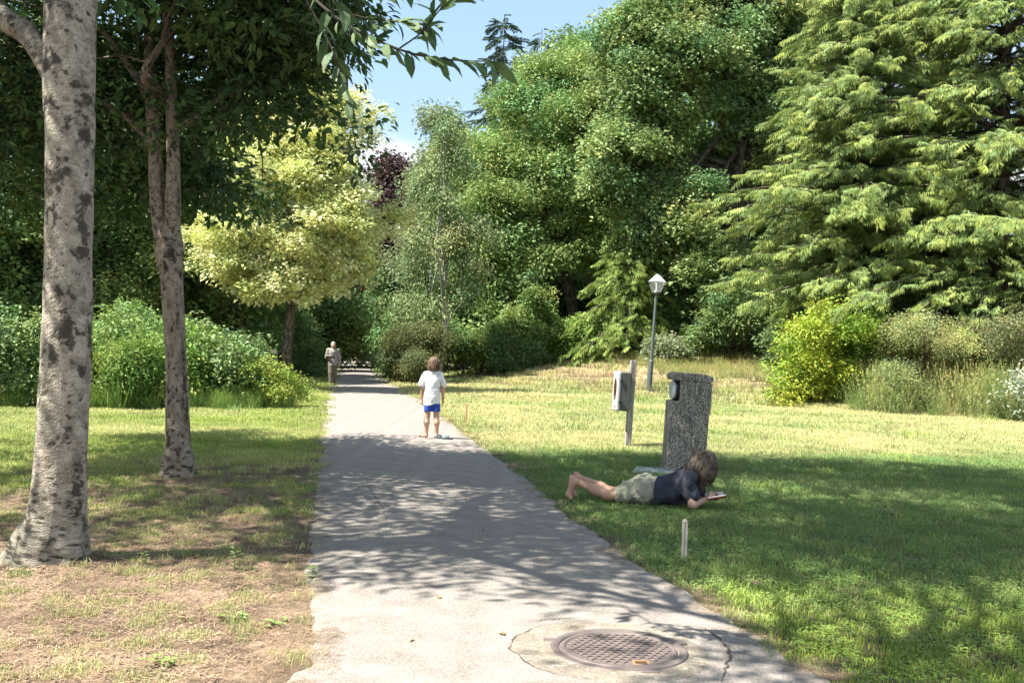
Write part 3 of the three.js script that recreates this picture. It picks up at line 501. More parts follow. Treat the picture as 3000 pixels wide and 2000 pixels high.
farTree('far_tree', 'green tree right of the distant path behind the laurel', [-5.5, -70], 13, 4.5, C.mid, 205, G.mid, 0.02);
farTree('far_tree', 'tall green tree filling the gap behind the ash', [5, -66], 18, 6, C.mid, 206, G.mid, 0.05);
farTree('far_tree', 'dark tree behind the oak on the bank', [13, -62], 20, 6, C.dark, 207, G.mid, 0.05);
farTree('far_tree', 'dark tree standing behind the drooping conifers', [20, -50], 18, 6, C.dark, 208, G.mid, 0.05);
farTree('far_tree', 'dark tree between the maple and the path end', [-14.5, -68], 13, 5, C.dark, 209, G.mid, 0.05);
farTree('far_tree', 'very tall tree rising behind the oak and the conifers', [9, -66], 27, 6.5, C.mid, 211, G.mid, 0.3);
farTree('far_tree', 'tall tree behind the wood, seen past the copper leaved tree', [-24, -100], 20, 7, C.dark, 210, G.mid, 0.05);
// undergrowth on the bank
{
  const b = [[[-1.2, -46.5], [3.2, 2.6, 2], C.dark, 'dark ivy green shrub right of the birch trunk', 80], [[1.4, -47.5], [3.4, 3.4, 2.2], C.mid, 'green shrub under the arching ash trunk', 80], [[0.2, -46.0], [2.2, 1.7, 1.5], C.deep, 'low dark shrub at the foot of the bank', 50], [[3.0, -47.0], [2.6, 2.2, 1.6], C.fresh, 'fresh green shrub at the crest of the bank', 60], [[7.6, -46], [3.4, 3.0, 2.4], C.dark, 'dark shrub behind the lamp post', 76],
    [[6.6, -43.2], [2.0, 1.1, 1.2], C.grey, 'low grey green shrub right of the lamp post', 34], [[9.4, -42], [3.8, 3.4, 2.2], C.dark, 'broad green shrub between lamp post and golden shrub', 80], [[11.6, -38.5], [3.6, 3.0, 2.2], C.deep, 'shrub in the shade behind the golden shrub', 76], [[14.6, -35.5], [3.6, 3.0, 2.0], C.deep, 'shrub in the shade behind the bramble', 70], [[13.0, -38], [4.0, 3.2, 2.0], C.deep, 'dark shrub under the drooping conifers', 80], [[16.5, -33], [4, 2.6, 2], C.deep, 'dark shrub in the shade behind the tall weeds', 60], [[-2.2, -50], [4, 5.5, 2.4], C.mid, 'tall green thicket between birch and ash', 110]];
  b.forEach(([p, s, c, label, n], i) => shrub('bank_shrub', label, p, s, { seed: 220 + i, colors: c, n, per: 9, lobes: 6, spread: 0.45, size: [0.95, 1.5], group: 'shrubs along the bank' }));
}
{
  const tk = [[-2.5, -57, 6, 6], [3, -58, 6, 6], [8.5, -56, 6, 6], [14, -52, 6, 6], [19, -44, 6, 5], [23, -38, 6, 5], [-0.8, -51, 4, 4], [6.5, -50, 4, 4.5], [-7.2, -62, 4, 6], [-13.2, -40, 4, 4], [-17.5, -36, 5, 4], [-22, -33, 5, 4], [-11.6, -58, 4, 5], [-14.5, -64, 5, 6], [-17, -78, 5, 6], [-27, -34, 5, 5], [-8.5, -80, 5, 6]];
  tk.forEach(([x, z, w, h], i) => shrub('thicket', 'dense shady thicket filling the gaps under the park trees', [x, z], [w, h, 3], { seed: 260 + i, geo: G.mid, colors: i % 3 ? C.deep : C.dark, n: 60, per: 9, lobes: 7, spread: 0.9, size: [0.9, 1.5], group: 'thickets under the park trees', category: 'thicket' }));
}
shrub('golden_shrub', 'bright yellow green shrub arching over the lawn edge', [9.9, -31.6], [3.0, 3.0, 2.2], { seed: 240, geo: G.shrub, colors: [[0.27, 0.38, 0.035], [0.46, 0.48, 0.05]], n: 92, per: 8, spread: 0.42, lobes: 7 });
shrub('golden_shrub', 'smaller fresh green shrub behind the golden shrub', [11.4, -32], [1.6, 2.6, 1.4], { seed: 241, colors: C.fresh, n: 36, per: 8 });
shrub('white_leaved_bush', 'silvery white leaved bush at the end of the tall weeds', [14.1, -26.0], [1.8, 1.7, 1.4], { seed: 242, colors: [[0.26, 0.31, 0.19], [0.42, 0.45, 0.33]], n: 30, per: 7, hueShift: 1 });
// tall weeds and dry grasses: bundles of stems with seed heads
const weedGeo = [1, 2, 3].map((q) => {
  const r = rng(300 + q), T = new Tris();
  for (let i = 0; i < 40; i++) {
    const x = (r() - 0.5) * 0.6, z = (r() - 0.5) * 0.6, h = 0.4 + 0.7 * r(), lx = (r() - 0.5) * 0.7, lz = (r() - 0.5) * 0.7, w = 0.006, k = 0.8 + 0.4 * r(), a = r() * 3.14, cx = Math.cos(a) * w, cz = Math.sin(a) * w;
    T.tri([x - cx, 0, z - cz], [x + cx, 0, z + cz], [x + lx, h, z + lz], [k, k, k]);
    for (let j = 0; j < 7; j++) leaf(T, V(x + lx * (0.2 + 0.12 * j), h * (0.15 + 0.12 * j), z + lz * (0.2 + 0.12 * j)), V(r() - 0.5, 0.35, r() - 0.5), V(r() - 0.5, 1, r() - 0.5), 0.1, 0.014, [k, k, k]);
    for (let j = 0; j < 4; j++) leaf(T, V(x + lx, h - 0.03 * j, z + lz), V(r() - 0.5, 1.2, r() - 0.5), V(r() - 0.5, 0.3, r() - 0.5), 0.05, 0.013, [k * 1.3, k * 1.15, k * 0.95]);
  }
  return T.geo();
});
function weeds(name, label, n, seed, colors, hRange, at) {
  const t = thing(name, label, 'weeds'), r = rng(seed), lists = [[], [], []]; t.userData.kind = 'stuff'; delete t.userData.group;
  for (let i = 0; i < n; i++) { const [x, z] = at(r); lists[i % 3].push([x, hgt(x, z) - 0.02, z, lerp(hRange[0], hRange[1], r()), r() * 6.283, mul3(mix3(colors[0], colors[1], r()), 0.85 + 0.3 * r())]); }
  lists.forEach((l, i) => scatter('stalks', weedGeo[i], M.grass, l, t));
}
weeds('tall_weeds', 'mass of tall dry weeds and grasses beside the golden shrub', 330, 310, [[0.14, 0.25, 0.06], [0.46, 0.45, 0.2]], [0.35, 1.5], (r) => { const x = lerp(10.4, 17, r()), e = lerp(-28.6, -24.6, (x - 10.4) / 6.6); return [x, e - Math.pow(r(), 0.8) * 4]; });
weeds('tall_weeds', 'fringe of long dry grass at the top of the bank near the lamp', 300, 311, [[0.24, 0.31, 0.09], [0.46, 0.44, 0.2]], [0.25, 0.6], (r) => { const x = lerp(4.5, 10, r()); return [x, -zb(x) - 6.5 - r() * 7 + (x < 6 ? -3 : 0)]; });
weeds('nettle_fringe', 'low green nettles and weeds along the foot of the shrub border', 420, 312, [[0.14, 0.26, 0.05], [0.25, 0.36, 0.08]], [0.28, 0.6], (r) => { const x = lerp(-14, -5.4, r()); return [x, lerp(-20.9, -23.6, (x + 14) / 8.6) - r() * 1.1]; });
shrub('bramble_bush', 'tangled tan and green bramble bush beside the golden shrub', [12.4, -30], [3.6, 2.9, 2.6], { seed: 330, geo: G.tiny, colors: [[0.19, 0.27, 0.08], [0.43, 0.43, 0.19]], n: 120, per: 9, lobes: 8, spread: 0.45, size: [0.7, 1.2] });
shrub('bramble_bush', 'dark green bramble bush behind the silvery white leaved bush', [15.2, -28.6], [3.6, 3.0, 2.4], { seed: 331, geo: G.tiny, colors: [[0.13, 0.19, 0.06], [0.36, 0.35, 0.17]], n: 110, per: 9, lobes: 8, spread: 0.45, size: [0.7, 1.2] });
{ // sword-leaved irises in the border
  const r = rng(320), T = new Tris();
  for (let i = 0; i < 26; i++) { const a = r() * 6.283, l = 0.5 + 0.4 * r(), k = 0.8 + 0.4 * r(); leaf(T, V((r() - 0.5) * 0.4, 0, (r() - 0.5) * 0.2), V(Math.cos(a) * 0.4, 1, Math.sin(a) * 0.4), V(Math.cos(a), 0.3, Math.sin(a)), l, 0.045, [k, k, k], true); }
  const t = thing('iris_clump', 'clump of sword shaped green leaves at the foot of the border between the trunks', 'plant', [-8.9, 0, -22.4]); part('leaves', T.geo(), leafMat({ color: lin(0.16, 0.27, 0.05) }), t);
}

// ---------------------------------------------------------------- grass
{
  const blades = (seed, n, S, h0, h1, w, lean = 0.5) => { const r = rng(seed), T = new Tris(); for (let i = 0; i < n; i++) { const x = (r() - 0.5) * S, z = (r() - 0.5) * S, a = r() * 6.283, h = lerp(h0, h1, r()), lx = Math.cos(a) * h * lean * (0.3 + r()), lz = Math.sin(a) * h * lean * (0.3 + r()), b = a + 1.57 + r() - 0.5, cx = Math.cos(b) * w * 0.5, cz = Math.sin(b) * w * 0.5, k = 0.72 + 0.5 * r(), y = (r() - 0.5) * 0.2, c = [k * (1 + y), k, k * (1 - y)]; const m = [x + lx * 0.4, h * 0.62, z + lz * 0.4];
    T.tri([x - cx, -0.01, z - cz], [x + cx, -0.01, z + cz], [m[0] + cx * 0.8, m[1], m[2] + cz * 0.8], c); T.tri([x - cx, -0.01, z - cz], [m[0] + cx * 0.8, m[1], m[2] + cz * 0.8], [m[0] - cx * 0.8, m[1], m[2] - cz * 0.8], c); T.tri([m[0] - cx * 0.8, m[1], m[2] - cz * 0.8], [m[0] + cx * 0.8, m[1], m[2] + cz * 0.8], [x + lx, h * 0.95, z + lz], c); } return T; };
  const lawn = [1, 2, 3].map((q) => blades(400 + q, 260, 0.34, 0.018, 0.05, 0.0045, 0.8).geo());
  const clover = [1, 2].map((q) => { const T = blades(410 + q, 130, 0.34, 0.02, 0.05, 0.0045, 0.7), r = rng(415 + q); for (let i = 0; i < 70; i++) { const x = (r() - 0.5) * 0.34, z = (r() - 0.5) * 0.34, y = 0.02 + 0.03 * r(), a = r() * 6.283, k = 0.6 + 0.4 * r(); for (let j = 0; j < 3; j++) { const b = a + j * 2.1; leaf(T, V(x, y, z), V(Math.cos(b), 0.15, Math.sin(b)), V(0, 1, 0), 0.012, 0.012, [k * 0.8, k, k * 0.9]); } } return T.geo(); });
  const tuft = [1, 2].map((q) => blades(420 + q, 70, 0.22, 0.03, 0.1, 0.005, 0.7).geo());
  const straw = [1, 2].map((q) => { const r = rng(430 + q), T = new Tris(); for (let i = 0; i < 190; i++) { const x = (r() - 0.5) * 0.4, z = (r() - 0.5) * 0.4, a = r() * 6.283, l = 0.008 + 0.035 * r() * r(), w = 0.0012 + 0.0016 * r(), y = 0.004 + 0.014 * r(), dx = Math.cos(a) * l, dz = Math.sin(a) * l, cx = -Math.sin(a) * w, cz = Math.cos(a) * w, k = 0.5 + 0.8 * r(), c = [k, k * (0.9 + 0.1 * r()), k * (0.75 + 0.25 * r())], dy = (r() - 0.5) * 0.02; T.tri([x - dx + cx, y, z - dz + cz], [x - dx - cx, y, z - dz - cz], [x + dx, y + dy, z + dz], c); T.tri([x - dx + cx, y, z - dz + cz], [x + dx, y + dy, z + dz], [x + dx + cx, y + dy, z + dz + cz], c); } return T.geo(); });
  const L = { lawn: [[], [], []], clover: [[], []], tuft: [[], []], straw: [[], []] };
  const r = rng(440), green = [0.21, 0.32, 0.09], lush = [0.32, 0.42, 0.06], dry = [0.6, 0.555, 0.26], tan = [0.66, 0.52, 0.34];
  const put = (k, x, z, s, c) => { const a = L[k][Math.floor(r() * L[k].length)]; a.push([x, hgt(x, z), z, s, r() * 6.283, mul3(c, 0.8 + 0.4 * r())]); };
  const bands = [[-3.6, -12, 0.2, 1], [-12, -20, 0.26, 1.25], [-20, -32, 0.42, 2.0], [-32, -64, 0.8, 3.2]];
  for (const [z0, z1, step, sc] of bands) for (let z = z0; z > z1; z -= step) {
    const half = -z * 0.56 + 1.2;
    for (let x = -half; x < half; x += step) {
      const px = x + (r() - 0.5) * step, pz = z + (r() - 0.5) * step, off = offPath(px, pz); if (off < 0.04 + 0.06 * sc) { if (off < 0.03) continue; put('tuft', px, pz, 0.7, mix3(green, dry, r())); continue; }
      if (pz < -22.3 && px < edgeL(pz) - 3.5) continue;
      const s = soilness(px, pz), d = dryness(px, pz), right = px > along(PR, pz);
      if (r() < s * 1.25 - 0.12) { if (pz > -16 && off > 0.2) { put('straw', px, pz, 1, mix3([0.16, 0.105, 0.07], [0.42, 0.32, 0.22], r())); if (r() < 0.62) put('tuft', px, pz, 0.3 + 0.45 * r(), mix3([0.2, 0.3, 0.07], dry, r() * 0.9)); if (r() < 0.35) put('lawn', px, pz, 0.6, mix3(green, dry, 0.2 + 0.6 * r())); } continue; }
      const near = right && pz > -8.2 ? smooth(-8.2, -5.5, pz) : 0;
      let c = mix3(mix3(green, lush, Math.max(near, right ? 0 : 0.75)), dry, clamp(d + (r() - 0.5) * 0.4)); c = mix3(c, tan, 0.8 * smooth(0.2, 0.6, hgt(px, pz)) * smooth(0.3, 0.6, fbm(px * 0.4, pz * 0.4, 9, 3)));
      put(right && pz > -16 && r() < 0.34 ? 'clover' : 'lawn', px, pz, sc * (0.9 + 0.3 * r()), c);
      if (r() < 0.05) put('tuft', px, pz, sc * (0.7 + 0.6 * r()), mix3(green, lush, r()));
    }
  }
  // stray straw and grit on the path's margins
  for (let i = 0; i < 620; i++) { const z = -4.4 - 22 * r() * r(), lft = r() < 0.6, x = lft ? edgeL(z) + 0.1 - r() * 0.32 : edgeR(z) - 0.08 + r() * 0.3; L.straw[i % 2].push([x, hgt(x, z) + (offPath(x, z) < 0 ? 0.018 : 0.004), z, 0.25 + 0.3 * r(), r() * 6.283, mix3([0.14, 0.1, 0.07], [0.38, 0.3, 0.2], r())]); }
  { // dead leaves and bits of twig dropped from the trees
    const T = new Tris(); leaf(T, V(-0.5, 0, 0), V(1, 0.12, 0), V(0, 1, 0.2), 1, 0.5, [1, 1, 1], true); const lst = [];
    for (let i = 0; i < 170; i++) { const z = -4.6 - 16 * Math.pow(r(), 1.3), x = lerp(edgeL(z) - 3.2, edgeR(z) + 2.4, r()), on = offPath(x, z) < 0; if (on && r() < 0.55) continue; lst.push([x, (on ? pathY(x, z) : hgt(x, z) + 0.02) + 0.006, z, 0.025 + 0.05 * r(), tilt(r() * 6.283, (r() - 0.5) * 0.6, (r() - 0.5) * 0.6), mix3([0.2, 0.12, 0.06], [0.42, 0.34, 0.16], r())]); }
    const g = new THREE.Group(); g.name = 'fallen_leaves'; g.userData = { kind: 'stuff', label: 'scattered dry leaves on path and earth', category: 'leaves' }; scene.add(g); scatter('leaves', T.geo(), M.leaf, lst, g, 'stuff');
  }
  const g = new THREE.Group(); g.name = 'lawn_grass'; g.userData = { kind: 'stuff', label: 'mown lawn grass with clover and dry patches', category: 'grass' }; scene.add(g);
  L.lawn.forEach((l, i) => scatter('grass_blades', lawn[i], M.grass, l, g)); L.clover.forEach((l, i) => scatter('clover', clover[i], M.grass, l, g)); L.tuft.forEach((l, i) => scatter('grass_tufts', tuft[i], M.grass, l, g));
  const s = new THREE.Group(); s.name = 'dry_litter'; s.userData = { kind: 'stuff', label: 'dry straw and needle litter on the bare earth under the trees', category: 'litter' }; scene.add(s);
  L.straw.forEach((l, i) => scatter('straw', straw[i], std({ vertexColors: true, roughness: 1, side: THREE.DoubleSide }), l, s));
}

// ---------------------------------------------------------------- man-made things
const concreteTex = tex(1024, 1024, (u, v) => {
  const a = vnoise(u * 90, v * 90, 1, 90), b = vnoise(u * 170, v * 170, 2, 170), c = fbm(u * 5, v * 5, 3, 4, 5), st = fbm(u * 22, v * 3, 8, 4, 0);
  const k = smooth(0.4, 0.66, a * 0.6 + b * 0.4), base = mix3([0.1, 0.09, 0.07], [0.58, 0.53, 0.44], k);
  return srgb3(mix3(base, [0.07, 0.066, 0.054], smooth(0.48, 0.7, c * 0.45 + st * 0.55) * 0.6));
});
const concreteBump = tex(1024, 1024, (u, v) => { const k = smooth(0.4, 0.66, vnoise(u * 90, v * 90, 1, 90) * 0.6 + vnoise(u * 170, v * 170, 2, 170) * 0.4); return [k, k, k]; }, false);
const woodTex = tex(256, 1024, (u, v) => { const g = fbm(u * 34, v * 5, 2, 4, 0), k = fbm(u * 4, v * 9, 5, 3, 0); return srgb3(mix3([0.14, 0.125, 0.105], [0.40, 0.37, 0.32], smooth(0.3, 0.72, g * 0.75 + k * 0.25))); });
const ironTex = tex(512, 512, (u, v) => { const a = fbm(u * 10, v * 10, 1, 5, 10), b = vnoise(u * 120, v * 120, 2, 120); return srgb3(mul3(mix3([0.11, 0.085, 0.074], [0.2, 0.168, 0.155], a), 0.8 + 0.4 * b)); });
Object.assign(M, {
  concrete: std({ map: concreteTex, bumpMap: concreteBump, bumpScale: 0.006, roughness: 0.95 }), wood: std({ map: woodTex, bumpMap: woodTex, bumpScale: 0.003, roughness: 0.95 }), iron: std({ map: ironTex, roughness: 0.62, metalness: 0.35 }), rust: std({ color: lin(0.30, 0.15, 0.07), roughness: 0.95 }),
  pole: std({ color: lin(0.11, 0.14, 0.14), roughness: 0.45, metalness: 0.3 }), dark: std({ color: lin(0.02, 0.022, 0.022), roughness: 0.5 }), steel: std({ color: lin(0.42, 0.45, 0.47), roughness: 0.35, metalness: 0.7 }), white: std({ color: lin(0.72, 0.72, 0.7), roughness: 0.5 }),
});
// box-shaped uv in metres for extruded and merged pieces
function uvBox(g, s = 1) {
  g = g.index ? g.toNonIndexed() : g; const p = g.attributes.position, n = g.attributes.normal, uv = [];
  for (let i = 0; i < p.count; i++) { const ax = Math.abs(n.getX(i)), ay = Math.abs(n.getY(i)), az = Math.abs(n.getZ(i)); ax > ay && ax > az ? uv.push(p.getZ(i) * s, p.getY(i) * s) : ay > az ? uv.push(p.getX(i) * s, p.getZ(i) * s) : uv.push(p.getX(i) * s, p.getY(i) * s); }
  g.setAttribute('uv', new THREE.Float32BufferAttribute(uv, 2)); return g;
}
function extrude(pts, depth, bevel = 0.01) {
  const s = new THREE.Shape(pts.map((p) => new THREE.Vector2(p[0], p[1]))), g = new THREE.ExtrudeGeometry(s, { depth: depth - 2 * bevel, bevelEnabled: true, bevelSize: bevel, bevelThickness: bevel, bevelSegments: 2 }); g.translate(0, 0, -depth / 2 + bevel); return g;
}
{ // drinking fountain: exposed-aggregate pillar with a nosed cap, a recess with an oval spout plate and a side panel
  const x = 2.42, z = -13.7, t = thing('drinking_fountain', 'grey speckled concrete drinking fountain pillar on the lawn', 'fountain', [x, hgt(x, z) - 0.02, z]); t.rotation.z = -0.045;
  part('pillar', uvBox(extrude([[-0.265, 0], [0.235, 0], [0.245, 1.32], [-0.155, 1.32], [-0.15, 1.0], [-0.265, 0.985]], 0.46, 0.014), 1.4), M.concrete, t);
  part('cap', uvBox(extrude([[-0.265, 1.3], [-0.275, 1.33], [-0.265, 1.365], [-0.22, 1.385], [0.2, 1.375], [0.262, 1.35], [0.262, 1.31], [0.24, 1.3], [-0.15, 1.297]], 0.5, 0.012), 1.4), M.concrete, t);
  part('cap_plate', box(0.27, 0.012, 0.4, 0.06, 1.388, 0, 0.004), std({ color: lin(0.42, 0.2, 0.14), roughness: 0.8 }), t);
  const st = (w, h, d) => { const s = new THREE.Shape(), r = w / 2; s.absarc(0, h / 2 - r, r, 0, Math.PI); s.absarc(0, -h / 2 + r, r, Math.PI, 2 * Math.PI); const g = new THREE.ExtrudeGeometry(s, { depth: d, bevelEnabled: true, bevelSize: 0.008, bevelThickness: 0.008, bevelSegments: 3, curveSegments: 16 }); g.rotateY(-Math.PI / 2); return g; };
  const pl = new THREE.Group(); pl.name = 'spout_plate'; pl.position.set(-0.16, 1.15, 0.08); pl.rotation.y = 0.25; t.add(pl);
  part('housing', st(0.2, 0.27, 0.07), M.dark, pl); part('face', st(0.17, 0.24, 0.012).translate(-0.083, 0, 0), std({ color: lin(0.5, 0.55, 0.58), roughness: 0.4, metalness: 0.2 }), pl);
  part('side_panel', box(0.03, 0.42, 0.36, 0.262, 1.06, 0.02, 0.006), std({ color: lin(0.33, 0.3, 0.22), roughness: 0.9 }), t);
  part('button', new THREE.SphereGeometry(0.014, 12, 8).translate(-0.03, 0.83, 0.232), M.steel, t);
  const d = tag(part('drain_plate', uvBox(extrude([[-0.3, -0.02], [0.3, -0.02], [0.3, 0.02], [-0.3, 0.02]], 0.46, 0.006), 1), std({ color: lin(0.36, 0.38, 0.38), roughness: 0.7 }), scene), 'flat grey slab lying at the foot of the drinking fountain', 'slab'); d.position.set(2.02, 0.012, -13.5); d.rotation.set(0.03, -0.28, 0.015);
}
{ // wooden post carrying a grey case
  const x = 2.02, z = -16.92, t = thing('case_post', 'weathered wooden post carrying a grey weatherproof case', 'post', [x, hgt(x, z), z]); t.rotation.set(0, 0.12, -0.045);
  const wg = uvBox(box(0.1, 1.52, 0.1, 0, 0.73, 0, 0.008), 1); const uv = wg.attributes.uv; for (let i = 0; i < uv.count; i++) uv.setXY(i, uv.getX(i) * 4, uv.getY(i) * 0.7);
  part('post', wg, M.wood, t);
  part('case', box(0.17, 0.66, 0.34, -0.137, 0.95, 0, 0.02), std({ color: lin(0.075, 0.078, 0.06), roughness: 0.6 }), t);
  const cv = part('cover', box(0.07, 0.68, 0.36, -0.255, 0.95, 0, 0.032), std({ color: lin(0.42, 0.41, 0.4), roughness: 0.5 }), t);
  const ov = new THREE.SphereGeometry(1, 24, 16); ov.scale(0.012, 0.19, 0.1); ov.translate(-0.29, 0.98, 0.03); part('oval_window', ov, std({ color: lin(0.06, 0.014, 0.01), roughness: 0.25 }), cv);
  part('red_label', box(0.006, 0.025, 0.09, -0.291, 0.69, 0.09, 0.002), std({ color: lin(0.4, 0.03, 0.02), roughness: 0.5 }), cv);
  for (const y of [1.13, 0.77]) part('latch', merge([box(0.07, 0.035, 0.012, -0.215, y, 0.182, 0.004), box(0.02, 0.05, 0.016, -0.235, y - 0.008, 0.186, 0.004)]), M.dark, t);
}
{ // park lamp
  const x = 5.0, z = -35.8, t = thing('street_lamp', 'green grey lamp post with a faceted glass lantern', 'lamp', [x, hgt(x, z) - 0.02, z]); t.rotation.z = -0.05; t.scale.setScalar(1.07);
  const lathe = (p, n = 20) => new THREE.LatheGeometry(p.map((q) => new THREE.Vector2(q[0], q[1])), n);
  part('base_sleeve', lathe([[0.0, 0], [0.088, 0], [0.085, 1.02], [0.062, 1.06], [0, 1.06]]), M.pole, t);
  part('pole', lathe([[0, 1.05], [0.052, 1.05], [0.045, 3.32], [0, 3.32]]), M.pole, t);
  const ln = new THREE.Group(); ln.name = 'lantern'; ln.position.y = 3.3; t.add(ln);
  part('collar', lathe([[0, 0], [0.06, 0], [0.13, 0.03], [0.14, 0.06], [0, 0.06]]), M.pole, ln);
  part('lamp_holder', lathe([[0, 0.06], [0.085, 0.06], [0.09, 0.09], [0.04, 0.14], [0.03, 0.36], [0, 0.38]]), M.white, ln);
  const glass = new THREE.MeshPhysicalMaterial({ color: lin(0.9, 0.92, 0.92), roughness: 0.12, transmission: 0.85, thickness: 0, side: THREE.DoubleSide }), roofGlass = new THREE.MeshPhysicalMaterial({ color: lin(0.8, 0.82, 0.82), roughness: 0.4, transmission: 0.55, thickness: 0, side: THREE.DoubleSide });
  const N = 6, ring = (r, y, k) => { const a = (k + 0.5) / N * 2 * Math.PI; return V(Math.cos(a) * r, y, Math.sin(a) * r); };
  const pane = (a, b, c, d) => { const g = new THREE.BufferGeometry().setFromPoints([a, b, c, a, c, d]); g.computeVertexNormals(); return g; };
  const bar = (a, b, r = 0.009) => tube([[a.x, a.y, a.z, r], [b.x, b.y, b.z, r]], 6, 1);
  for (let k = 0; k < N; k++) {
    part('pane', pane(ring(0.15, 0.065, k), ring(0.15, 0.065, k + 1), ring(0.3, 0.4, k + 1), ring(0.3, 0.4, k)), glass, ln);
    part('roof_pane', pane(ring(0.325, 0.405, k), ring(0.325, 0.405, k + 1), ring(0.07, 0.64, k + 1), ring(0.07, 0.64, k)), roofGlass, ln);
    part('frame_bar', merge([bar(ring(0.15, 0.06, k), ring(0.3, 0.4, k)), bar(ring(0.315, 0.4, k), ring(0.315, 0.4, k + 1), 0.012), bar(ring(0.32, 0.405, k), ring(0.07, 0.64, k), 0.007)]), M.steel, ln);
  }
  part('finial', lathe([[0, 0.63], [0.075, 0.63], [0.07, 0.655], [0.02, 0.675], [0, 0.68]], 12), M.steel, ln);
}
{ // manhole: frame, ribbed lid, pick hole; a ring of older concrete round it, parted from the asphalt by a crack
  const x = 0.62, z = -5.36, y = pathY(x, z), t = thing('manhole_cover', 'round ribbed cast iron manhole cover set in the path', 'manhole', [x, y, z]), r = rng(500);
  const cmat = std({ map: tex(1024, 1024, (u, v) => { const a = vnoise(u * 55, v * 55, 1, 55), b = vnoise(u * 150, v * 150, 2, 150), c = fbm(u * 5, v * 5, 3, 4, 5), peb = smooth(0.84, 0.88, vnoise(u * 26, v * 26, 7, 26)); return srgb3(mix3(mix3([0.1, 0.086, 0.07], [0.28, 0.245, 0.205], clamp(a * 0.35 + b * 0.55 + c * 0.5 - 0.25)), [0.36, 0.33, 0.28], peb * 0.6)); }), bumpMap: asphaltBump, bumpScale: 0.003, roughness: 0.95 });
  const edge = []; for (let i = 0; i < 96; i++) { const a = i / 96 * 6.283, q = 0.49 + 0.16 * (fbm(Math.cos(a) * 1.6 + 5, Math.sin(a) * 1.6 + 5, 0, 4) - 0.5) + (Math.cos(a) < 0 ? 0.12 * -Math.cos(a) : 0.0) + (fbm(i * 0.9, 7, 0, 3) - 0.5) * 0.035; edge.push([Math.cos(a) * q, Math.sin(a) * q]); }
  const tri = [], uv = [], cr = [];
  const yAt = (px, pz) => pathY(x + px, z + pz) - y;
  for (let i = 0; i < 96; i++) for (let k = 0; k < 3; k++) {
    const a = edge[i], b = edge[(i + 1) % 96], f0 = lerp(0.6, 1, k / 3), f1 = lerp(0.6, 1, (k + 1) / 3), P = (e, f) => { const px = e[0] * f, pz = e[1] * f; uv.push(px / 0.9, pz / 0.9); return [px, yAt(px, pz) + 0.005 - (f === 1 ? 0.004 : 0), pz]; };
    tri.push(...P(a, f0), ...P(b, f1), ...P(a, f1), ...P(a, f0), ...P(b, f0), ...P(b, f1));
  }
  const cg = new THREE.BufferGeometry(); cg.setAttribute('position', new THREE.Float32BufferAttribute(tri, 3)); cg.setAttribute('uv', new THREE.Float32BufferAttribute(uv, 2)); cg.computeVertexNormals(); part('concrete_collar', cg, cmat, t); cmat.color = lin(1.12, 1.1, 1.06);
  for (let i = 34; i < 66; i++) { const a = edge[i], b = edge[(i + 1) % 96], w = (q) => 1 + (0.005 + 0.02 * Math.pow(fbm(q * 0.35, 4, 0, 3), 2)) * (0.1 + 1.8 * Math.pow(vnoise(q * 0.55, 3), 2)) * Math.sin(Math.PI * (q - 33.5) / 33), wa = w(i), wb = w((i + 1) % 96), P = (e, f) => [e[0] * f, yAt(e[0] * f, e[1] * f) + 0.0045, e[1] * f]; cr.push(...P(a, 0.997), ...P(b, wb), ...P(a, wa), ...P(a, 0.997), ...P(b, 0.997), ...P(b, wb)); }
  const kg = new THREE.BufferGeometry(); kg.setAttribute('position', new THREE.Float32BufferAttribute(cr, 3)); kg.computeVertexNormals(); part('crack', kg, std({ color: lin(0.07, 0.05, 0.035), roughness: 1, side: THREE.DoubleSide }), t);
  const lathe = (p) => new THREE.LatheGeometry(p.map((q) => new THREE.Vector2(q[0], q[1])), 72);
  const fr = part('frame', merge([lathe([[0.325, -0.01], [0.325, 0.0095], [0.365, 0.0095], [0.371, 0.006], [0.372, -0.01]]), box(0.07, 0.014, 0.05, -0.37, 0.005, -0.12), box(0.06, 0.014, 0.05, 0.36, 0.005, -0.14), box(0.09, 0.014, 0.05, 0.12, 0.005, 0.365)]), M.iron, t);
  const lid = new THREE.Group(); lid.name = 'lid'; t.add(lid);
  part('plate', lathe([[0, 0.006], [0.312, 0.006], [0.318, 0.002], [0.318, -0.01]]), M.iron, lid); part('rim', lathe([[0.288, 0.004], [0.29, 0.012], [0.31, 0.012], [0.313, 0.004]]), M.iron, lid);
  const lugs = [], s = 0.046;
  for (let i = -8; i <= 8; i++) for (let j = -9; j <= 9; j++) {
    const px = (i + (j & 1) * 0.5) * s, pz = j * s * 0.866; if (Math.hypot(px, pz) > 0.268 || (Math.abs(px - 0.09) < 0.05 && pz > 0.17)) continue;
    for (let k = 0; k < 3; k++) { const a = k * Math.PI / 3 + 0.3, g = box(0.026, 0.008, 0.0075, 0, 0, 0, 0.003); g.translate(0.0125, 0.0085, 0.004); g.rotateY(a * 2); g.translate(px, 0, pz); lugs.push(g); }
  }
  part('tread', merge(lugs), M.iron, lid, 'stuff');
  part('pick_hole', merge([box(0.075, 0.006, 0.012, 0.09, 0.009, 0.215, 0.002), box(0.075, 0.006, 0.012, 0.09, 0.009, 0.275, 0.002), box(0.012, 0.006, 0.06, 0.053, 0.009, 0.245, 0.002), box(0.012, 0.006, 0.06, 0.127, 0.009, 0.245, 0.002)]), M.rust, lid); part('pick_hole_bottom', box(0.06, 0.002, 0.045, 0.09, 0.0072, 0.245, 0.001), std({ color: lin(0.05, 0.025, 0.012), roughness: 1 }), lid);
}
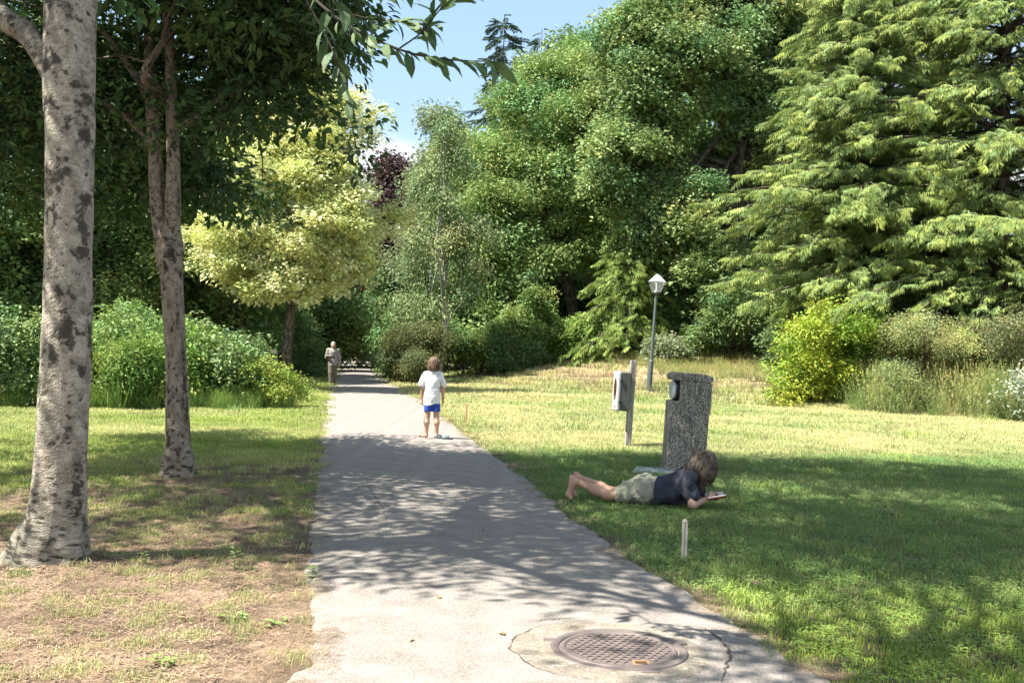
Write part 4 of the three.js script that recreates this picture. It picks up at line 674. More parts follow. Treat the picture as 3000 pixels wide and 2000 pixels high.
{ // wooden stakes
  const stake = (name, label, x, z, h, w, m) => { const t = thing(name, label, 'stake', [x, hgt(x, z), z]); const g = uvBox(box(w, h, w * 0.8, 0, h / 2 - 0.03, 0, 0.004), 1), uv = g.attributes.uv; for (let i = 0; i < uv.count; i++) uv.setXY(i, uv.getX(i) * 5, uv.getY(i) * 0.8); part('stake', g, m, t); t.rotation.z = -0.012; return t; };
  const a = stake('wooden_stake', 'short pale wooden stake standing in the shaded grass', 1.41, -7.87, 0.34, 0.042, std({ map: woodTex, color: lin(1.5, 1.45, 1.35), roughness: 0.95 })); part('chamfered_top', new THREE.CylinderGeometry(0.014, 0.026, 0.02, 4).rotateY(Math.PI / 4).translate(0, 0.316, 0), a.children[0].material, a);
  stake('wooden_stake', 'thin orange tipped stake in the sunny lawn beside the path', -0.92, -20.77, 0.47, 0.036, std({ color: lin(0.5, 0.27, 0.15), roughness: 0.9 }));
  const p = thing('marker_peg', 'tiny white marker peg on the lawn below the golden shrub', 'peg', [7.3, hgt(7.3, -32.5), -32.5]); part('peg', box(0.07, 0.16, 0.03, 0, 0.08, 0, 0.008), M.white, p); part('tip', box(0.02, 0.06, 0.02, 0, -0.02, 0, 0.004), M.steel, p);
}
{ // stone posts along the path
  const t = thing('stone_post', 'pale stone post beside the maple trunk', 'post', [-8.25, 0, -34.1]); t.rotation.y = 0.25;
  part('shaft', uvBox(extrude([[-0.13, -0.1], [0.15, -0.1], [0.15, 1.32], [0.1, 1.36], [-0.1, 1.36], [-0.15, 1.3], [-0.15, 0.75], [-0.13, 0.7]], 0.34, 0.02), 1), std({ map: woodTex, color: lin(1.6, 1.5, 1.3), roughness: 1 }), t);
  part('front_panel', box(0.24, 1.0, 0.02, 0.01, 0.74, 0.176, 0.006), std({ color: lin(0.05, 0.05, 0.045), roughness: 0.8 }), t);
  const f = thing('stone_post', 'small pale bollard at the far end of the path', 'post', [-11.8, 0, -75]); part('bollard', new THREE.LatheGeometry([[0, 0], [0.16, 0], [0.15, 0.78], [0.1, 0.86], [0, 0.87]].map((q) => new THREE.Vector2(...q)), 14), std({ color: lin(0.5, 0.42, 0.3), roughness: 1 }), f);
}

// ---------------------------------------------------------------- people: fields of tapered capsules, meshed with surface nets
const cap = (a, b, ra, rb = ra) => ({ a, b, ra, rb });
const ell = (c, r) => ({ c, r });
function field(prims, k = 0.03) {
  const f = prims.map((p) => p.c
    ? (x, y, z) => { const dx = (x - p.c[0]) / p.r[0], dy = (y - p.c[1]) / p.r[1], dz = (z - p.c[2]) / p.r[2], l = Math.hypot(dx, dy, dz); return (l - 1) * Math.min(p.r[0], p.r[1], p.r[2]); }
    : (x, y, z) => { const bx = p.b[0] - p.a[0], by = p.b[1] - p.a[1], bz = p.b[2] - p.a[2], ax = x - p.a[0], ay = y - p.a[1], az = z - p.a[2], t = clamp((ax * bx + ay * by + az * bz) / (bx * bx + by * by + bz * bz + 1e-9)); return Math.hypot(ax - bx * t, ay - by * t, az - bz * t) - lerp(p.ra, p.rb, t); });
  return (x, y, z) => { let d = 1e3; for (const g of f) { const e = g(x, y, z), h = Math.max(k - Math.abs(d - e), 0) / k; d = Math.min(d, e) - h * h * k * 0.25; } return d; };
}
function nets(f, lo, hi, s) {
  const n = [0, 1, 2].map((i) => Math.ceil((hi[i] - lo[i]) / s) + 1), [nx, ny, nz] = n, F = new Float32Array(nx * ny * nz), at = (i, j, k) => (k * ny + j) * nx + i, id = new Int32Array(nx * ny * nz).fill(-1), pos = [], idx = [];
  for (let k = 0; k < nz; k++) for (let j = 0; j < ny; j++) for (let i = 0; i < nx; i++) F[at(i, j, k)] = f(lo[0] + i * s, lo[1] + j * s, lo[2] + k * s);
  for (let k = 0; k < nz - 1; k++) for (let j = 0; j < ny - 1; j++) for (let i = 0; i < nx - 1; i++) {
    let m = 0, c = [0, 0, 0]; const v = [];
    for (let q = 0; q < 8; q++) v.push(F[at(i + (q & 1), j + (q >> 1 & 1), k + (q >> 2))]);
    for (const [a, b] of EDGES) if ((v[a] < 0) !== (v[b] < 0)) { const t = v[a] / (v[a] - v[b]); c[0] += lerp(a & 1, b & 1, t); c[1] += lerp(a >> 1 & 1, b >> 1 & 1, t); c[2] += lerp(a >> 2, b >> 2, t); m++; }
    if (m) { id[at(i, j, k)] = pos.length / 3; pos.push(lo[0] + (i + c[0] / m) * s, lo[1] + (j + c[1] / m) * s, lo[2] + (k + c[2] / m) * s); }
  }
  for (let k = 1; k < nz - 1; k++) for (let j = 1; j < ny - 1; j++) for (let i = 1; i < nx - 1; i++) {
    const a = F[at(i, j, k)] < 0, quad = (p, q, r, t, flip) => { if (Math.min(p, q, r, t) < 0) return; flip ? idx.push(p, r, q, p, t, r) : idx.push(p, q, r, p, r, t); };
    if (a !== F[at(i + 1, j, k)] < 0) quad(id[at(i, j - 1, k - 1)], id[at(i, j, k - 1)], id[at(i, j, k)], id[at(i, j - 1, k)], !a);
    if (a !== F[at(i, j + 1, k)] < 0) quad(id[at(i - 1, j, k - 1)], id[at(i - 1, j, k)], id[at(i, j, k)], id[at(i, j, k - 1)], !a);
    if (a !== F[at(i, j, k + 1)] < 0) quad(id[at(i - 1, j - 1, k)], id[at(i, j - 1, k)], id[at(i, j, k)], id[at(i - 1, j, k)], !a);
  }
  const nor = [], e = s * 0.5; for (let i = 0; i < pos.length; i += 3) { const x = pos[i], y = pos[i + 1], z = pos[i + 2], g = V(f(x + e, y, z) - f(x - e, y, z), f(x, y + e, z) - f(x, y - e, z), f(x, y, z + e) - f(x, y, z - e)).normalize(); nor.push(g.x, g.y, g.z); }
  const uv = []; for (let i = 0; i < pos.length; i += 3) uv.push(pos[i], pos[i + 1]);
  const g = new THREE.BufferGeometry(); g.setAttribute('position', new THREE.Float32BufferAttribute(pos, 3)); g.setAttribute('normal', new THREE.Float32BufferAttribute(nor, 3)); g.setAttribute('uv', new THREE.Float32BufferAttribute(uv, 2)); g.setIndex(idx); return g;
}
const EDGES = [[0, 1], [2, 3], [4, 5], [6, 7], [0, 2], [1, 3], [4, 6], [5, 7], [0, 4], [1, 5], [2, 6], [3, 7]];
const inflate = (prims, d) => prims.map((p) => p.c ? ell(p.c, p.r.map((q) => q + d)) : cap(p.a, p.b, p.ra + d, p.rb + d));
const add3 = (a, b, k = 1) => [a[0] + b[0] * k, a[1] + b[1] * k, a[2] + b[2] * k];
const nrm = (a) => { const l = Math.hypot(...a); return [a[0] / l, a[1] / l, a[2] / l]; };
const crs = (a, b) => [a[1] * b[2] - a[2] * b[1], a[2] * b[0] - a[0] * b[2], a[0] * b[1] - a[1] * b[0]];
// a hand: wrist w, pointing along d, palm facing p; curl bends the fingers towards the palm; thumb on the side given by t (+1 or -1)
function hand(w, d, p, size, curl, t) {
  d = nrm(d); const s = nrm(crs(d, p)), q = nrm(crs(s, d)), L = size, at = (a, b, c) => add3(add3(add3(w, d, a * L), s, b * L), q, c * L), out = [cap(at(0, 0, 0), at(0.28, 0, 0), 0.13 * L, 0.15 * L)];
  [[-0.16, 0.40, 0], [-0.055, 0.46, 1], [0.055, 0.43, 2], [0.155, 0.34, 3]].forEach(([b, len]) => { const k0 = at(0.44, b, 0), k1 = at(0.44 + len * 0.45 * Math.cos(curl * 0.5), b * 1.12, len * 0.45 * Math.sin(curl * 0.5)), a2 = curl * 1.2, k2 = at(0.44 + len * 0.45 * Math.cos(curl * 0.5) + len * 0.5 * Math.cos(a2), b * 1.15, len * 0.45 * Math.sin(curl * 0.5) + len * 0.5 * Math.sin(a2)); out.push(cap(at(0.2, b * 0.8, 0), k0, 0.062 * L, 0.056 * L), cap(k0, k1, 0.054 * L, 0.05 * L), cap(k1, k2, 0.05 * L, 0.04 * L)); });
  const side = t * 0.2; out.push(cap(at(0.12, side * 0.6, 0.02), at(0.32, side * 1.45, 0.09), 0.07 * L, 0.058 * L), cap(at(0.32, side * 1.45, 0.09), at(0.5, side * 1.5, 0.16), 0.056 * L, 0.045 * L));
  const box3 = (m) => [0, 1, 2].map((i) => w[i] + m * L * 1.2);
  return nets(field(out, 0.018 * L * 5), [0, 1, 2].map((i) => w[i] - L * 1.15), box3(1), 0.0045 * Math.max(1, L / 0.17));
}
const skinTex = tex(256, 256, (u, v) => { const n = fbm(u * 9, v * 9, 2, 4, 9); return srgb3(mix3([0.42, 0.235, 0.16], [0.52, 0.31, 0.215], n)); });
const clothTex = (c, d) => tex(256, 256, (u, v) => { const n = fbm(u * 7, v * 7, 2, 4, 7), w = 0.9 + 0.2 * vnoise(u * 128, v * 128, 4, 128); return srgb3(mul3(mix3(c, d, n), w)); });
M.skin = std({ map: rep(skinTex, 3, 3), roughness: 0.6 });
const cut = (f, ...planes) => (x, y, z) => { let d = f(x, y, z); for (const p of planes) d = Math.max(d, p(x, y, z)); return d; };
const folds = (f, amp, fr, seed) => (x, y, z) => { const d = f(x, y, z); return Math.abs(d) > 0.06 ? d : d + (fbm(x * fr + seed, y * fr * 0.6, z * fr, 3) - 0.5) * amp; };

{ // child standing on the path, seen from behind: loose white shirt, blue shorts, barefoot
  const x = -1.37, z = -17.34, t = thing('person', 'child in white printed shirt and blue shorts standing barefoot on the path', 'person', [x, pathY(x, z), z]);
  const head = [0.015, 1.295, -0.01], J = {};
  const torso = [cap([0, 0.72, 0], [0, 0.86, 0], 0.09, 0.08), cap([-0.03, 0.86, 0], [-0.035, 1.04, 0.0], 0.072, 0.068), cap([0.03, 0.86, 0], [0.035, 1.04, 0.0], 0.072, 0.068), cap([-0.1, 1.1, 0], [0.1, 1.1, 0], 0.04, 0.04)];
  const arms = [-1, 1].flatMap((s) => [cap([s * 0.135, 1.1, 0], [s * 0.18, 0.88, 0.01], 0.042, 0.034), cap([s * 0.18, 0.88, 0.01], [s * 0.185, 0.68, -0.03], 0.034, 0.024)]);
  const legs = [-1, 1].flatMap((s) => { const o = s * 0.012; return [cap([s * 0.058, 0.72, 0], [s * 0.07 + o, 0.39, 0], 0.07, 0.048), cap([s * 0.07 + o, 0.39, 0.0], [s * 0.075 + o, 0.27, 0.018], 0.048, 0.05), cap([s * 0.075 + o, 0.27, 0.018], [s * 0.078 + o, 0.075, 0.012], 0.05, 0.03), cap([s * 0.078 + o, 0.04, 0.02], [s * 0.095 + o + (s < 0 ? -0.07 : 0.01), 0.028, -0.13], 0.034, 0.026), ...[0, 1, 2, 3, 4].map((q) => cap([s * 0.095 + o + (s < 0 ? -0.07 : 0.01) + s * (q - 2) * 0.013, 0.022, -0.135], [s * 0.1 + o + (s < 0 ? -0.085 : 0.01) + s * (q - 2) * 0.015, 0.014, -0.175 + Math.abs(q - 1) * 0.008], 0.011, 0.009))]; });
  const neck = [cap([0, 1.1, 0], [0.008, 1.22, -0.005], 0.042, 0.04)];
  const headP = [ell(head, [0.075, 0.1, 0.088]), ell([0.015, 1.245, -0.045], [0.05, 0.05, 0.045]), ell([0.015, 1.28, -0.098], [0.012, 0.022, 0.016]), ell([-0.062, 1.285, 0], [0.014, 0.028, 0.02]), ell([0.092, 1.285, 0], [0.014, 0.028, 0.02])];
  const body = [nets(field([...torso, ...arms, ...legs, ...neck, ...headP], 0.03), [-0.3, -0.01, -0.26], [0.3, 1.43, 0.18], 0.012), hand([-0.185, 0.69, -0.03], [-0.02, -1, -0.12], [1, 0, 0], 0.15, 0.5, -1), hand([0.185, 0.69, -0.03], [0.02, -1, -0.12], [-1, 0, 0], 0.15, 0.5, 1)];
  part('body', merge(body), M.skin, t);
  const tee = field([...[-1, 1].map((s) => cap([s * 0.04, 0.55, 0], [s * 0.03, 0.95, 0.005], 0.105, 0.1)), cap([-0.05, 1.03, 0], [0.05, 1.03, 0], 0.095, 0.095), cap([-0.12, 1.11, 0], [0.12, 1.11, 0], 0.05, 0.05), cap([-0.03, 1.07, 0.012], [0.03, 1.13, 0.012], 0.06, 0.058), cap([0.03, 1.07, 0.012], [-0.03, 1.13, 0.012], 0.06, 0.058), ...[-1, 1].map((s) => cap([s * 0.135, 1.105, 0], [s * 0.195, 0.94, 0.005], 0.05, 0.058))], 0.035);
  const cv = document.createElement('canvas'); cv.width = cv.height = 512; const c2 = cv.getContext('2d'); c2.fillStyle = '#e2e2de'; c2.fillRect(0, 0, 512, 512);
  const rr = rng(601); c2.fillStyle = 'rgba(55,65,105,0.9)'; for (let k = 0; k < 9; k++) for (let q = 0; q < 3; q++) { let px = 96 + q * 118 + rr() * 10; const y = 236 + k * 26; for (let w = 0; w < 5; w++) { const l = 4 + rr() * 14; if (rr() < 0.7) c2.fillRect(px, y + (rr() - 0.5) * 8, l, 2 + rr() * 4); px += l + 5; } }
  ['#c05030', '#3f8fb0', '#d0a030', '#3f6fb0'].forEach((h, i) => { c2.fillStyle = h; c2.globalAlpha = 0.55; c2.fillRect(250 + i * 12, 160 - i * 6, 8, 34 + i * 6); }); c2.globalAlpha = 1;
  const tt = new THREE.CanvasTexture(cv); tt.colorSpace = THREE.SRGBColorSpace; tt.flipY = true;
  const sg = nets(cut(folds(tee, 0.05, 11, 4), (a, b) => 0.585 + 0.02 * Math.sin(a * 20) - b, (a, b, c) => 0.04 - Math.hypot(a, c + 0.02) - Math.max(0, 1.15 - b) * 2), [-0.3, 0.5, -0.2], [0.3, 1.2, 0.2], 0.011), q = sg.attributes.uv; for (let i = 0; i < q.count; i++) q.setXY(i, q.getX(i) / 0.5 + 0.5, (q.getY(i) - 0.55) / 0.65);
  part('shirt', sg, std({ map: tt, roughness: 0.9, side: THREE.DoubleSide }), t);
  const sh = field([cap([-0.05, 0.7, 0], [-0.07, 0.46, 0], 0.082, 0.08), cap([0.05, 0.7, 0], [0.07, 0.46, 0], 0.082, 0.08)], 0.03);
  part('shorts', nets(cut(folds(sh, 0.02, 10, 9), (a, b) => 0.465 - b, (a, b) => b - 0.7), [-0.25, 0.4, -0.18], [0.25, 0.82, 0.18], 0.011), std({ map: clothTex([0.012, 0.04, 0.26], [0.02, 0.065, 0.38]), roughness: 0.8 }), t);
  const hb = field([ell([0.015, 1.31, 0.012], [0.093, 0.112, 0.1]), ell([0.015, 1.245, 0.04], [0.09, 0.075, 0.062]), ell([-0.055, 1.26, 0.005], [0.035, 0.08, 0.05]), ell([0.085, 1.26, 0.005], [0.035, 0.08, 0.05])], 0.03);
  const hairCut = cut((a, b, c) => hb(a, b, c) + (fbm(a * 44 + 3, b * 9, c * 44, 3) - 0.5) * 0.045, (a, b, c) => -c - 0.075 - (b > 1.33 ? 1 : 0));
  const hair = [nets(hairCut, [-0.15, 1.12, -0.16], [0.18, 1.46, 0.17], 0.008)], r = rng(602);
  for (let i = 0; i < 70; i++) { const a = r() * Math.PI * 1.3 - 0.15 * Math.PI, px = 0.015 + Math.cos(a) * 0.09, pz = Math.sin(a) * 0.1 + 0.01; hair.push(tube([[px * 0.75, 1.38, pz * 0.75, 0.006], [px * 1.0, 1.3, pz * 1.04, 0.007], [px * 1.05 + (r() - 0.5) * 0.05, 1.23 - r() * 0.06, pz * 1.12 + (r() - 0.5) * 0.03, 0.003]], 4, 0.05)); }
  part('hair', merge(hair), std({ map: clothTex([0.075, 0.042, 0.026], [0.16, 0.095, 0.06]), roughness: 0.6 }), t);
  const b = thing('sandals', 'teal sandals lying on the path by the child\'s feet', 'sandals', [x + 0.2, pathY(x + 0.2, z + 0.08), z + 0.06]), teal = std({ color: lin(0.02, 0.09, 0.11), roughness: 0.6 }), foam = std({ color: lin(0.05, 0.07, 0.08), roughness: 0.8 });
  for (const [dx, a] of [[-0.05, 1.25], [0.09, 1.75]]) { const s = new THREE.Shape(); s.absellipse(0, 0, 0.04, 0.1, 0, 6.283); const g = new THREE.ExtrudeGeometry(s, { depth: 0.018, bevelEnabled: true, bevelSize: 0.004, bevelThickness: 0.004 }); g.rotateX(-Math.PI / 2); g.rotateY(a); g.translate(dx, 0.006, dx * 0.5); const so = part('sole', g, foam, b);
    const st = (k) => { const u = Math.cos(a), v = -Math.sin(a); return tube([[dx + u * 0.042 + v * k * 0, 0.02, dx * 0.5 + v * 0.042 + u * 0, 0.01], [dx + Math.sin(a) * k * 0.5, 0.06, dx * 0.5 + Math.cos(a) * k * 0.5, 0.012], [dx - u * 0.042, 0.02, dx * 0.5 - v * 0.042, 0.01]], 8, 0.02); }; part('strap', merge([st(0.05), st(-0.06)]), teal, so); }
}
{ // person lying on the lawn propped on the elbows, reading; x runs to the head, z towards the path
  const px = 1.47, pz = -10.6, t = thing('person', 'long haired person in dark shirt and khaki shorts lying on the grass reading', 'person', [px, hgt(px, pz) + 0.015, pz], null, -0.33);
  const torso = [cap([0, 0.15, -0.075], [0, 0.15, 0.075], 0.125, 0.125), cap([0.04, 0.145, 0], [0.24, 0.155, 0], 0.125, 0.115), cap([0.24, 0.155, 0], [0.44, 0.26, 0], 0.12, 0.13), cap([0.49, 0.325, -0.14], [0.49, 0.325, 0.14], 0.062, 0.062), cap([0.49, 0.33, 0], [0.57, 0.41, 0], 0.055, 0.05)];
  const legs = [[1, 0.095, 0.1, 0.085], [-1, -0.1, -0.16, -0.13]].flatMap(([s, a, b, c]) => { const kx = s > 0 ? -0.385 : -0.40, an = [s > 0 ? -0.76 : -0.77, s > 0 ? 0.205 : 0.215, c]; return [cap([0.0, 0.135, a], [kx, 0.075, b], 0.096, 0.053), cap([kx, 0.075, b], add3([kx, 0.075, b], [an[0] - kx, an[1] - 0.075, c - b], 0.35), 0.05, 0.054), cap(add3([kx, 0.075, b], [an[0] - kx, an[1] - 0.075, c - b], 0.35), an, 0.053, 0.029), cap(add3(an, [-0.035, 0.03, 0]), add3(an, [-0.02, -0.03, 0]), 0.032, 0.036), cap(add3(an, [-0.02, -0.02, 0]), [an[0] - 0.065, 0.055, c + 0.01], 0.036, 0.03), ...[0, 1, 2, 3, 4].map((q) => cap([an[0] - 0.07, 0.05, c + 0.01 + (q - 2) * 0.016], [an[0] - 0.045 + 0.006 * q, 0.014, c + 0.012 + (q - 2) * 0.019], 0.013, 0.01))]; });
  const arms = [cap([0.49, 0.32, 0.15], [0.535, 0.055, 0.2], 0.052, 0.042), cap([0.535, 0.055, 0.2], [0.665, 0.11, 0.06], 0.042, 0.027), cap([0.49, 0.32, -0.15], [0.54, 0.055, -0.2], 0.052, 0.042), cap([0.54, 0.055, -0.2], [0.68, 0.1, -0.08], 0.042, 0.027)];
  const hd = [0.635, 0.49, 0.0], headP = [ell(hd, [0.095, 0.105, 0.078]), ell([0.69, 0.435, 0], [0.05, 0.055, 0.05]), ell([0.735, 0.465, 0], [0.018, 0.02, 0.013]), ell([0.63, 0.475, 0.077], [0.02, 0.028, 0.013]), ell([0.63, 0.475, -0.077], [0.02, 0.028, 0.013])];
  part('body', merge([nets(field([...torso, ...legs, ...arms, ...headP], 0.035), [-0.92, -0.01, -0.34], [0.86, 0.64, 0.34], 0.012), hand([0.665, 0.11, 0.06], [0.75, 0.3, -0.6], [-0.3, 0.3, -1], 0.16, 0.9, 1), hand([0.68, 0.1, -0.08], [1, 0.25, 0.35], [0, 0.3, 1], 0.16, 0.9, -1)]), M.skin, t);
  const so = field([...inflate(torso.slice(0, 2), 0.022), cap([0.0, 0.14, 0.1], [-0.3, 0.095, 0.108], 0.125, 0.09), cap([0.0, 0.14, -0.1], [-0.3, 0.1, -0.145], 0.125, 0.09), ell([-0.03, 0.19, 0.07], [0.13, 0.1, 0.1]), ell([-0.03, 0.19, -0.07], [0.13, 0.1, 0.1])], 0.04);
  const shortsM = std({ map: rep(clothTex([0.27, 0.26, 0.19], [0.36, 0.345, 0.26]), 3, 3), roughness: 0.95 });
  const sho = part('shorts', nets(cut(folds(so, 0.085, 14, 3), (a) => -0.29 - a, (a) => a - 0.16, (a, b) => 0.004 - b), [-0.36, -0.02, -0.36], [0.22, 0.34, 0.36], 0.011), shortsM, t);
  part('waistband', nets(cut(field(inflate(torso.slice(0, 2), 0.029), 0.04), (a) => 0.105 - a, (a) => a - 0.15, (a, b) => 0.004 - b), [0.06, -0.02, -0.3], [0.2, 0.36, 0.3], 0.01), std({ map: rep(clothTex([0.29, 0.28, 0.2], [0.38, 0.36, 0.27]), 3, 3), roughness: 0.95 }), sho);
  part('back_pocket', box(0.11, 0.012, 0.1, -0.045, 0.292, 0.085, 0.004).rotateX(0.12), shortsM, sho);
  const sf = field([...inflate(torso.slice(1, 4), 0.032), cap([0.13, 0.14, -0.06], [0.13, 0.14, 0.06], 0.135, 0.135), ...inflate([cap([0.49, 0.32, 0.15], [0.515, 0.16, 0.185], 0.056, 0.056), cap([0.49, 0.32, -0.15], [0.52, 0.16, -0.185], 0.056, 0.056)], 0.016), cap([0.3, 0.1, 0], [0.46, 0.14, 0], 0.1, 0.09)], 0.045);
  part('shirt', nets(cut(folds(sf, 0.1, 12, 12), (a) => 0.125 - a, (a, b) => 0.005 - b, (a, b) => b - 0.405 - (a < 0.5 ? 0.1 : 0)), [0.08, -0.02, -0.34], [0.66, 0.48, 0.34], 0.011), std({ map: rep(clothTex([0.022, 0.025, 0.04], [0.045, 0.05, 0.072]), 3, 3), roughness: 0.95 }), t);
  const hf = field([ell([0.63, 0.505, 0], [0.112, 0.112, 0.105]), ell([0.71, 0.43, 0.06], [0.05, 0.12, 0.05]), ell([0.53, 0.44, 0.03], [0.085, 0.11, 0.12]), ell([0.645, 0.425, 0.095], [0.1, 0.14, 0.05]), ell([0.62, 0.43, -0.1], [0.085, 0.12, 0.05]), ell([0.47, 0.4, 0.0], [0.07, 0.06, 0.12])], 0.05), r = rng(611);
  const hair = [nets(cut((a, b, c) => hf(a, b, c) + (fbm(a * 40, b * 12, c * 40, 3) - 0.5) * 0.025, (a, b, c) => (a > 0.7 && b < 0.5 && Math.abs(c) < 0.06 ? 0.05 : -1)), [0.34, 0.22, -0.24], [0.8, 0.68, 0.24], 0.009)];
  for (let i = 0; i < 300; i++) {
    const a = r() * 6.283, cx = 0.615 + Math.cos(a) * 0.07, cz = Math.sin(a) * 0.085; if (cx > 0.665 && Math.abs(cz) < 0.06) continue;
    const ex = cx + (cx - 0.63) * 1.1 - 0.02, ez = cz * 1.75, ln = 0.22 + 0.17 * r(), pts = []; for (let k = 0; k <= 6; k++) { const q = k / 6, w = 0.02 * Math.sin(k * 2.1 + i) * q; pts.push([lerp(cx, ex, q) + w, 0.6 - ln * q * q - 0.03 * q, lerp(cz, ez, q) + 0.014 * Math.cos(k * 2.3 + i * 1.7) * q, lerp(0.008, 0.003, q)]); } hair.push(tube(pts, 4, 0.03));
  }
  part('hair', merge(hair), std({ map: rep(clothTex([0.032, 0.022, 0.015], [0.085, 0.06, 0.042]), 3, 3), roughness: 0.65 }), t);
  // the book lies open in the hands, a thing of its own
  const b = thing('book', 'open book with red cover held by the reading person', 'book', [px + 0.755 * Math.cos(0.33) + 0.0 , hgt(px, pz) + 0.1, pz + 0.755 * Math.sin(0.33) - 0.03], null, -0.33 - 1.3); b.rotation.order = 'YXZ'; b.rotation.x = 0.2;
  const paper = std({ color: lin(0.5, 0.49, 0.45), roughness: 0.9 });
  for (const s of [-1, 1]) { part('cover', box(0.14, 0.006, 0.205, s * 0.068, 0.018, 0, 0.002).rotateZ(s * 0.25), std({ color: lin(0.3, 0.03, 0.025), roughness: 0.6 }), b); part('pages', box(0.128, 0.016, 0.192, s * 0.064, 0.03, 0, 0.005).rotateZ(s * 0.25), paper, b); }
}
// an upright clothed adult facing the camera
function walker(label, x, z, H, turn, { jacket, trousers, hairC, stride = 0.16, seed, long = 0.78, y = 0 }) {
  const k = H / 1.7, t = thing('person', label, 'person', [x, y, z], null, turn), S = (a) => a.map((q) => q * k), cp = (a, b, r0, r1) => cap(S(a), S(b), r0 * k, r1 * k), el = (c, r) => ell(S(c), S(r));
  const torso = [cp([-0.04, 0.93, 0], [0.04, 0.93, 0], 0.13, 0.13), cp([0, 0.95, 0], [0, 1.28, 0], 0.13, 0.15), cp([-0.16, 1.38, 0], [0.16, 1.38, 0], 0.065, 0.065), cp([0, 1.38, 0], [0, 1.5, 0.02], 0.055, 0.05)];
  const head = [el([0, 1.585, 0.035], [0.076, 0.112, 0.095]), el([0, 1.53, 0.075], [0.05, 0.05, 0.05]), el([0, 1.57, 0.13], [0.013, 0.025, 0.018]), el([0.078, 1.57, 0.03], [0.014, 0.03, 0.02]), el([-0.078, 1.57, 0.03], [0.014, 0.03, 0.02]), el([-0.03, 1.59, 0.118], [0.016, 0.012, 0.012]), el([0.03, 1.59, 0.118], [0.016, 0.012, 0.012]), el([0, 1.515, 0.122], [0.025, 0.008, 0.01])];
  const arms = [cp([-0.19, 1.37, 0], [-0.24, 1.1, 0.02], 0.052, 0.042), cp([-0.24, 1.1, 0.02], [-0.1, 1.08, 0.24], 0.042, 0.028), cp([0.19, 1.37, 0], [0.25, 1.1, -0.02], 0.052, 0.042), cp([0.25, 1.1, -0.02], [0.25, 0.86, 0.06], 0.042, 0.028)];
  const legs = [cp([-0.08, 0.92, 0], [-0.075, 0.5, stride * 0.7], 0.09, 0.06), cp([-0.075, 0.5, stride * 0.7], [-0.06, 0.1, stride], 0.058, 0.038), cp([0.08, 0.92, 0], [0.075, 0.5, -stride * 0.1], 0.09, 0.06), cp([0.075, 0.5, -stride * 0.1], [0.06, 0.12, -stride * 1.5], 0.058, 0.038), cp([-0.06, 0.05, stride - 0.03], [-0.07, 0.04, stride + 0.15], 0.042, 0.036), cp([0.06, 0.08, -stride * 1.5 - 0.03], [0.07, 0.035, -stride * 1.5 + 0.12], 0.042, 0.036)];
  const lo = S([-0.36, -0.01, -0.36]), hi = S([0.36, 1.75, 0.42]);
  part('body', merge([nets(field([...torso, ...head, ...arms, ...legs], 0.03 * k), lo, hi, 0.016 * k), hand(S([-0.1, 1.08, 0.24]), [1, 0.1, 0.3], [0, 1, 0], 0.18 * k, 0.4, 1), hand(S([0.25, 0.86, 0.06]), [0, -1, 0.1], [-1, 0, 0], 0.18 * k, 0.5, 1)]), M.skin, t);
  const jf = field(inflate([...torso.slice(0, 3), cp([0, 0.8, 0], [0, 1.0, 0], 0.16, 0.14), ...arms], 0.022 * k), 0.04 * k);
  part('jacket', nets(cut(folds(jf, 0.03, 8, seed), (a, b, c) => (b < long * k ? 0.02 : -1), (a, b, c) => (Math.hypot(a, c) < 0.06 * k && b > 1.4 * k ? 0.02 : -1), (a, b, c) => (a > -0.13 * k && a < 0.0 && c > 0.2 * k ? 0.02 : -1)), lo, hi, 0.016 * k), jacket, t);
  const tf = field(inflate(legs.slice(0, 4), 0.024 * k), 0.03 * k); part('trousers', nets(cut(folds(tf, 0.025, 9, seed + 3), (a, b) => 0.08 * k - b), lo, hi, 0.016 * k), trousers, t);
  part('shoes', merge([legs[4], legs[5]].map((p) => nets(field(inflate([p], 0.012 * k)), lo, [hi[0], 0.2 * k, hi[2]], 0.014 * k))), M.dark, t);
  const hf = field([el([0, 1.63, 0.01], [0.09, 0.09, 0.1]), el([0, 1.57, -0.03], [0.085, 0.09, 0.07])], 0.03 * k); part('hair', nets(cut(hf, (a, b, c) => (c > 0.07 * k && b < 1.64 * k ? 0.03 : -1)), S([-0.14, 1.4, -0.16]), S([0.14, 1.78, 0.16]), 0.012 * k), hairC, t);
  return t;
}
const greyCloth = std({ map: rep(clothTex([0.2, 0.185, 0.165], [0.29, 0.27, 0.245]), 3, 3), roughness: 0.95 });
walker('person in a grey jacket walking at the path edge while reading', -6.95, -38.5, 1.68, 0.12, { jacket: greyCloth, trousers: std({ map: rep(clothTex([0.09, 0.08, 0.06], [0.14, 0.12, 0.095]), 3, 3), roughness: 0.95 }), hairC: std({ color: lin(0.34, 0.31, 0.27), roughness: 0.8 }), seed: 5 });
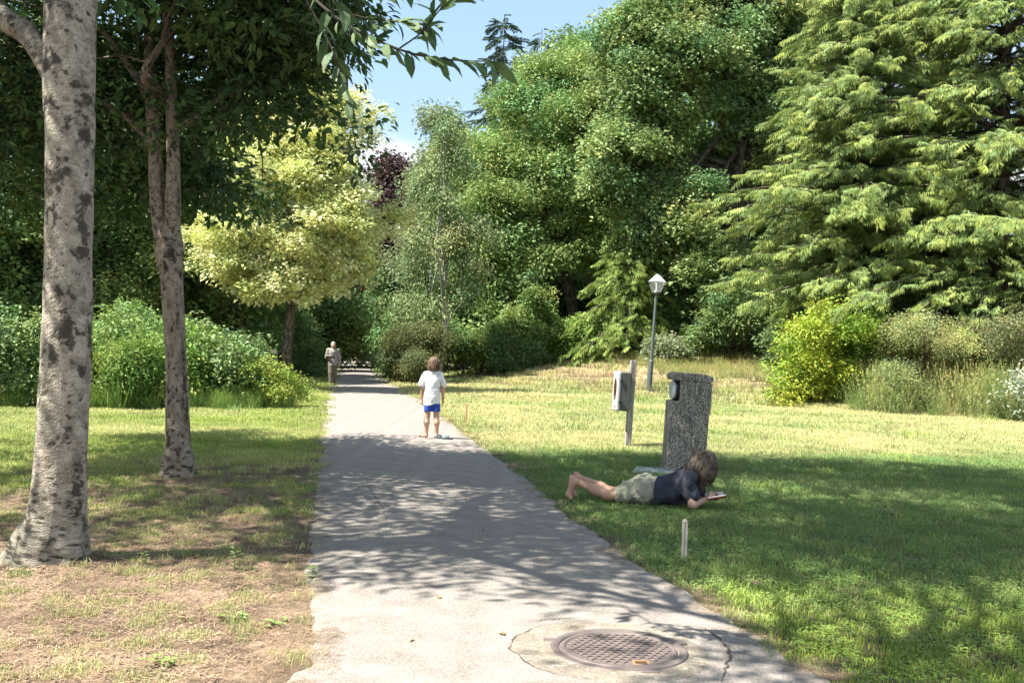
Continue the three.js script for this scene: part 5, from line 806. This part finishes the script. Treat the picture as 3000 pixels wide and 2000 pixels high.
{ const b = thing('tablet', 'dark flat tablet in the hands of the walking person', 'tablet', [-7.0, 1.1, -38.16], null, 0.1); part('slab', box(0.34, 0.02, 0.22, 0, 0, 0, 0.005).rotateX(-0.35), M.dark, b); part('screen', box(0.3, 0.002, 0.18, 0, 0.0115, 0, 0.001).rotateX(-0.35), std({ color: lin(0.03, 0.03, 0.035), roughness: 0.5 }), b); }
walker('distant person in dark clothes standing beside the far bollard', -11.35, -76, 1.3, 0.5, { jacket: std({ color: lin(0.09, 0.11, 0.13), roughness: 0.9 }), trousers: std({ color: lin(0.02, 0.02, 0.025), roughness: 0.9 }), hairC: std({ color: lin(0.02, 0.015, 0.01), roughness: 0.8 }), stride: 0.08, seed: 8 });
// small weeds and fallen bits on the bare earth
{
  const r = rng(700);
  [[-1.95, -7.1, 0.16, 'upright green seedling beside the shadow of the stout trunk'], [-2.62, -7.15, 0.09, 'small pale seedling near the roots of the stout tree'], [-1.35, -6.9, 0.08, 'little leafy weed at the path edge in dry litter'], [-1.72, -5.0, 0.09, 'flat leafy rosette weed in the dry foreground litter'], [-1.35, -5.75, 0.07, 'spreading light green weed in the dry litter'], [-1.6, -5.85, 0.06, 'tiny light green weed among straw']].forEach(([x, z, h, label], i) => {
    const T = new Tris(); for (let k = 0; k < 14; k++) { const a = r() * 6.283, y = h * r(); leaf(T, V((r() - 0.5) * (i > 2 ? 0.16 : 0.03), y * (i > 2 ? 0.4 : 1), (r() - 0.5) * (i > 2 ? 0.1 : 0.03)), V(Math.cos(a), 0.3, Math.sin(a)), V(0, 1, 0), 0.045 + 0.03 * r(), 0.025, [0.9 + 0.3 * r(), 1, 0.8], true); }
    const t = thing('weed_seedling', label, 'weed', [x, hgt(x, z) + 0.004, z]); part('leaves', T.geo(), leafMat({ color: lin(0.19, 0.29, 0.08) }), t, 'stuff'); part('stem', tube([[0, -0.01, 0, 0.002], [0.004, h * 0.5, 0, 0.002], [0, h, 0.002, 0.001]], 5, 0.03), std({ color: lin(0.17, 0.25, 0.07), roughness: 0.9 }), t);
  });
}
scene.traverse((o) => { if (o.isMesh) { o.castShadow = true; o.receiveShadow = true; } });
renderer.render(scene, camera);
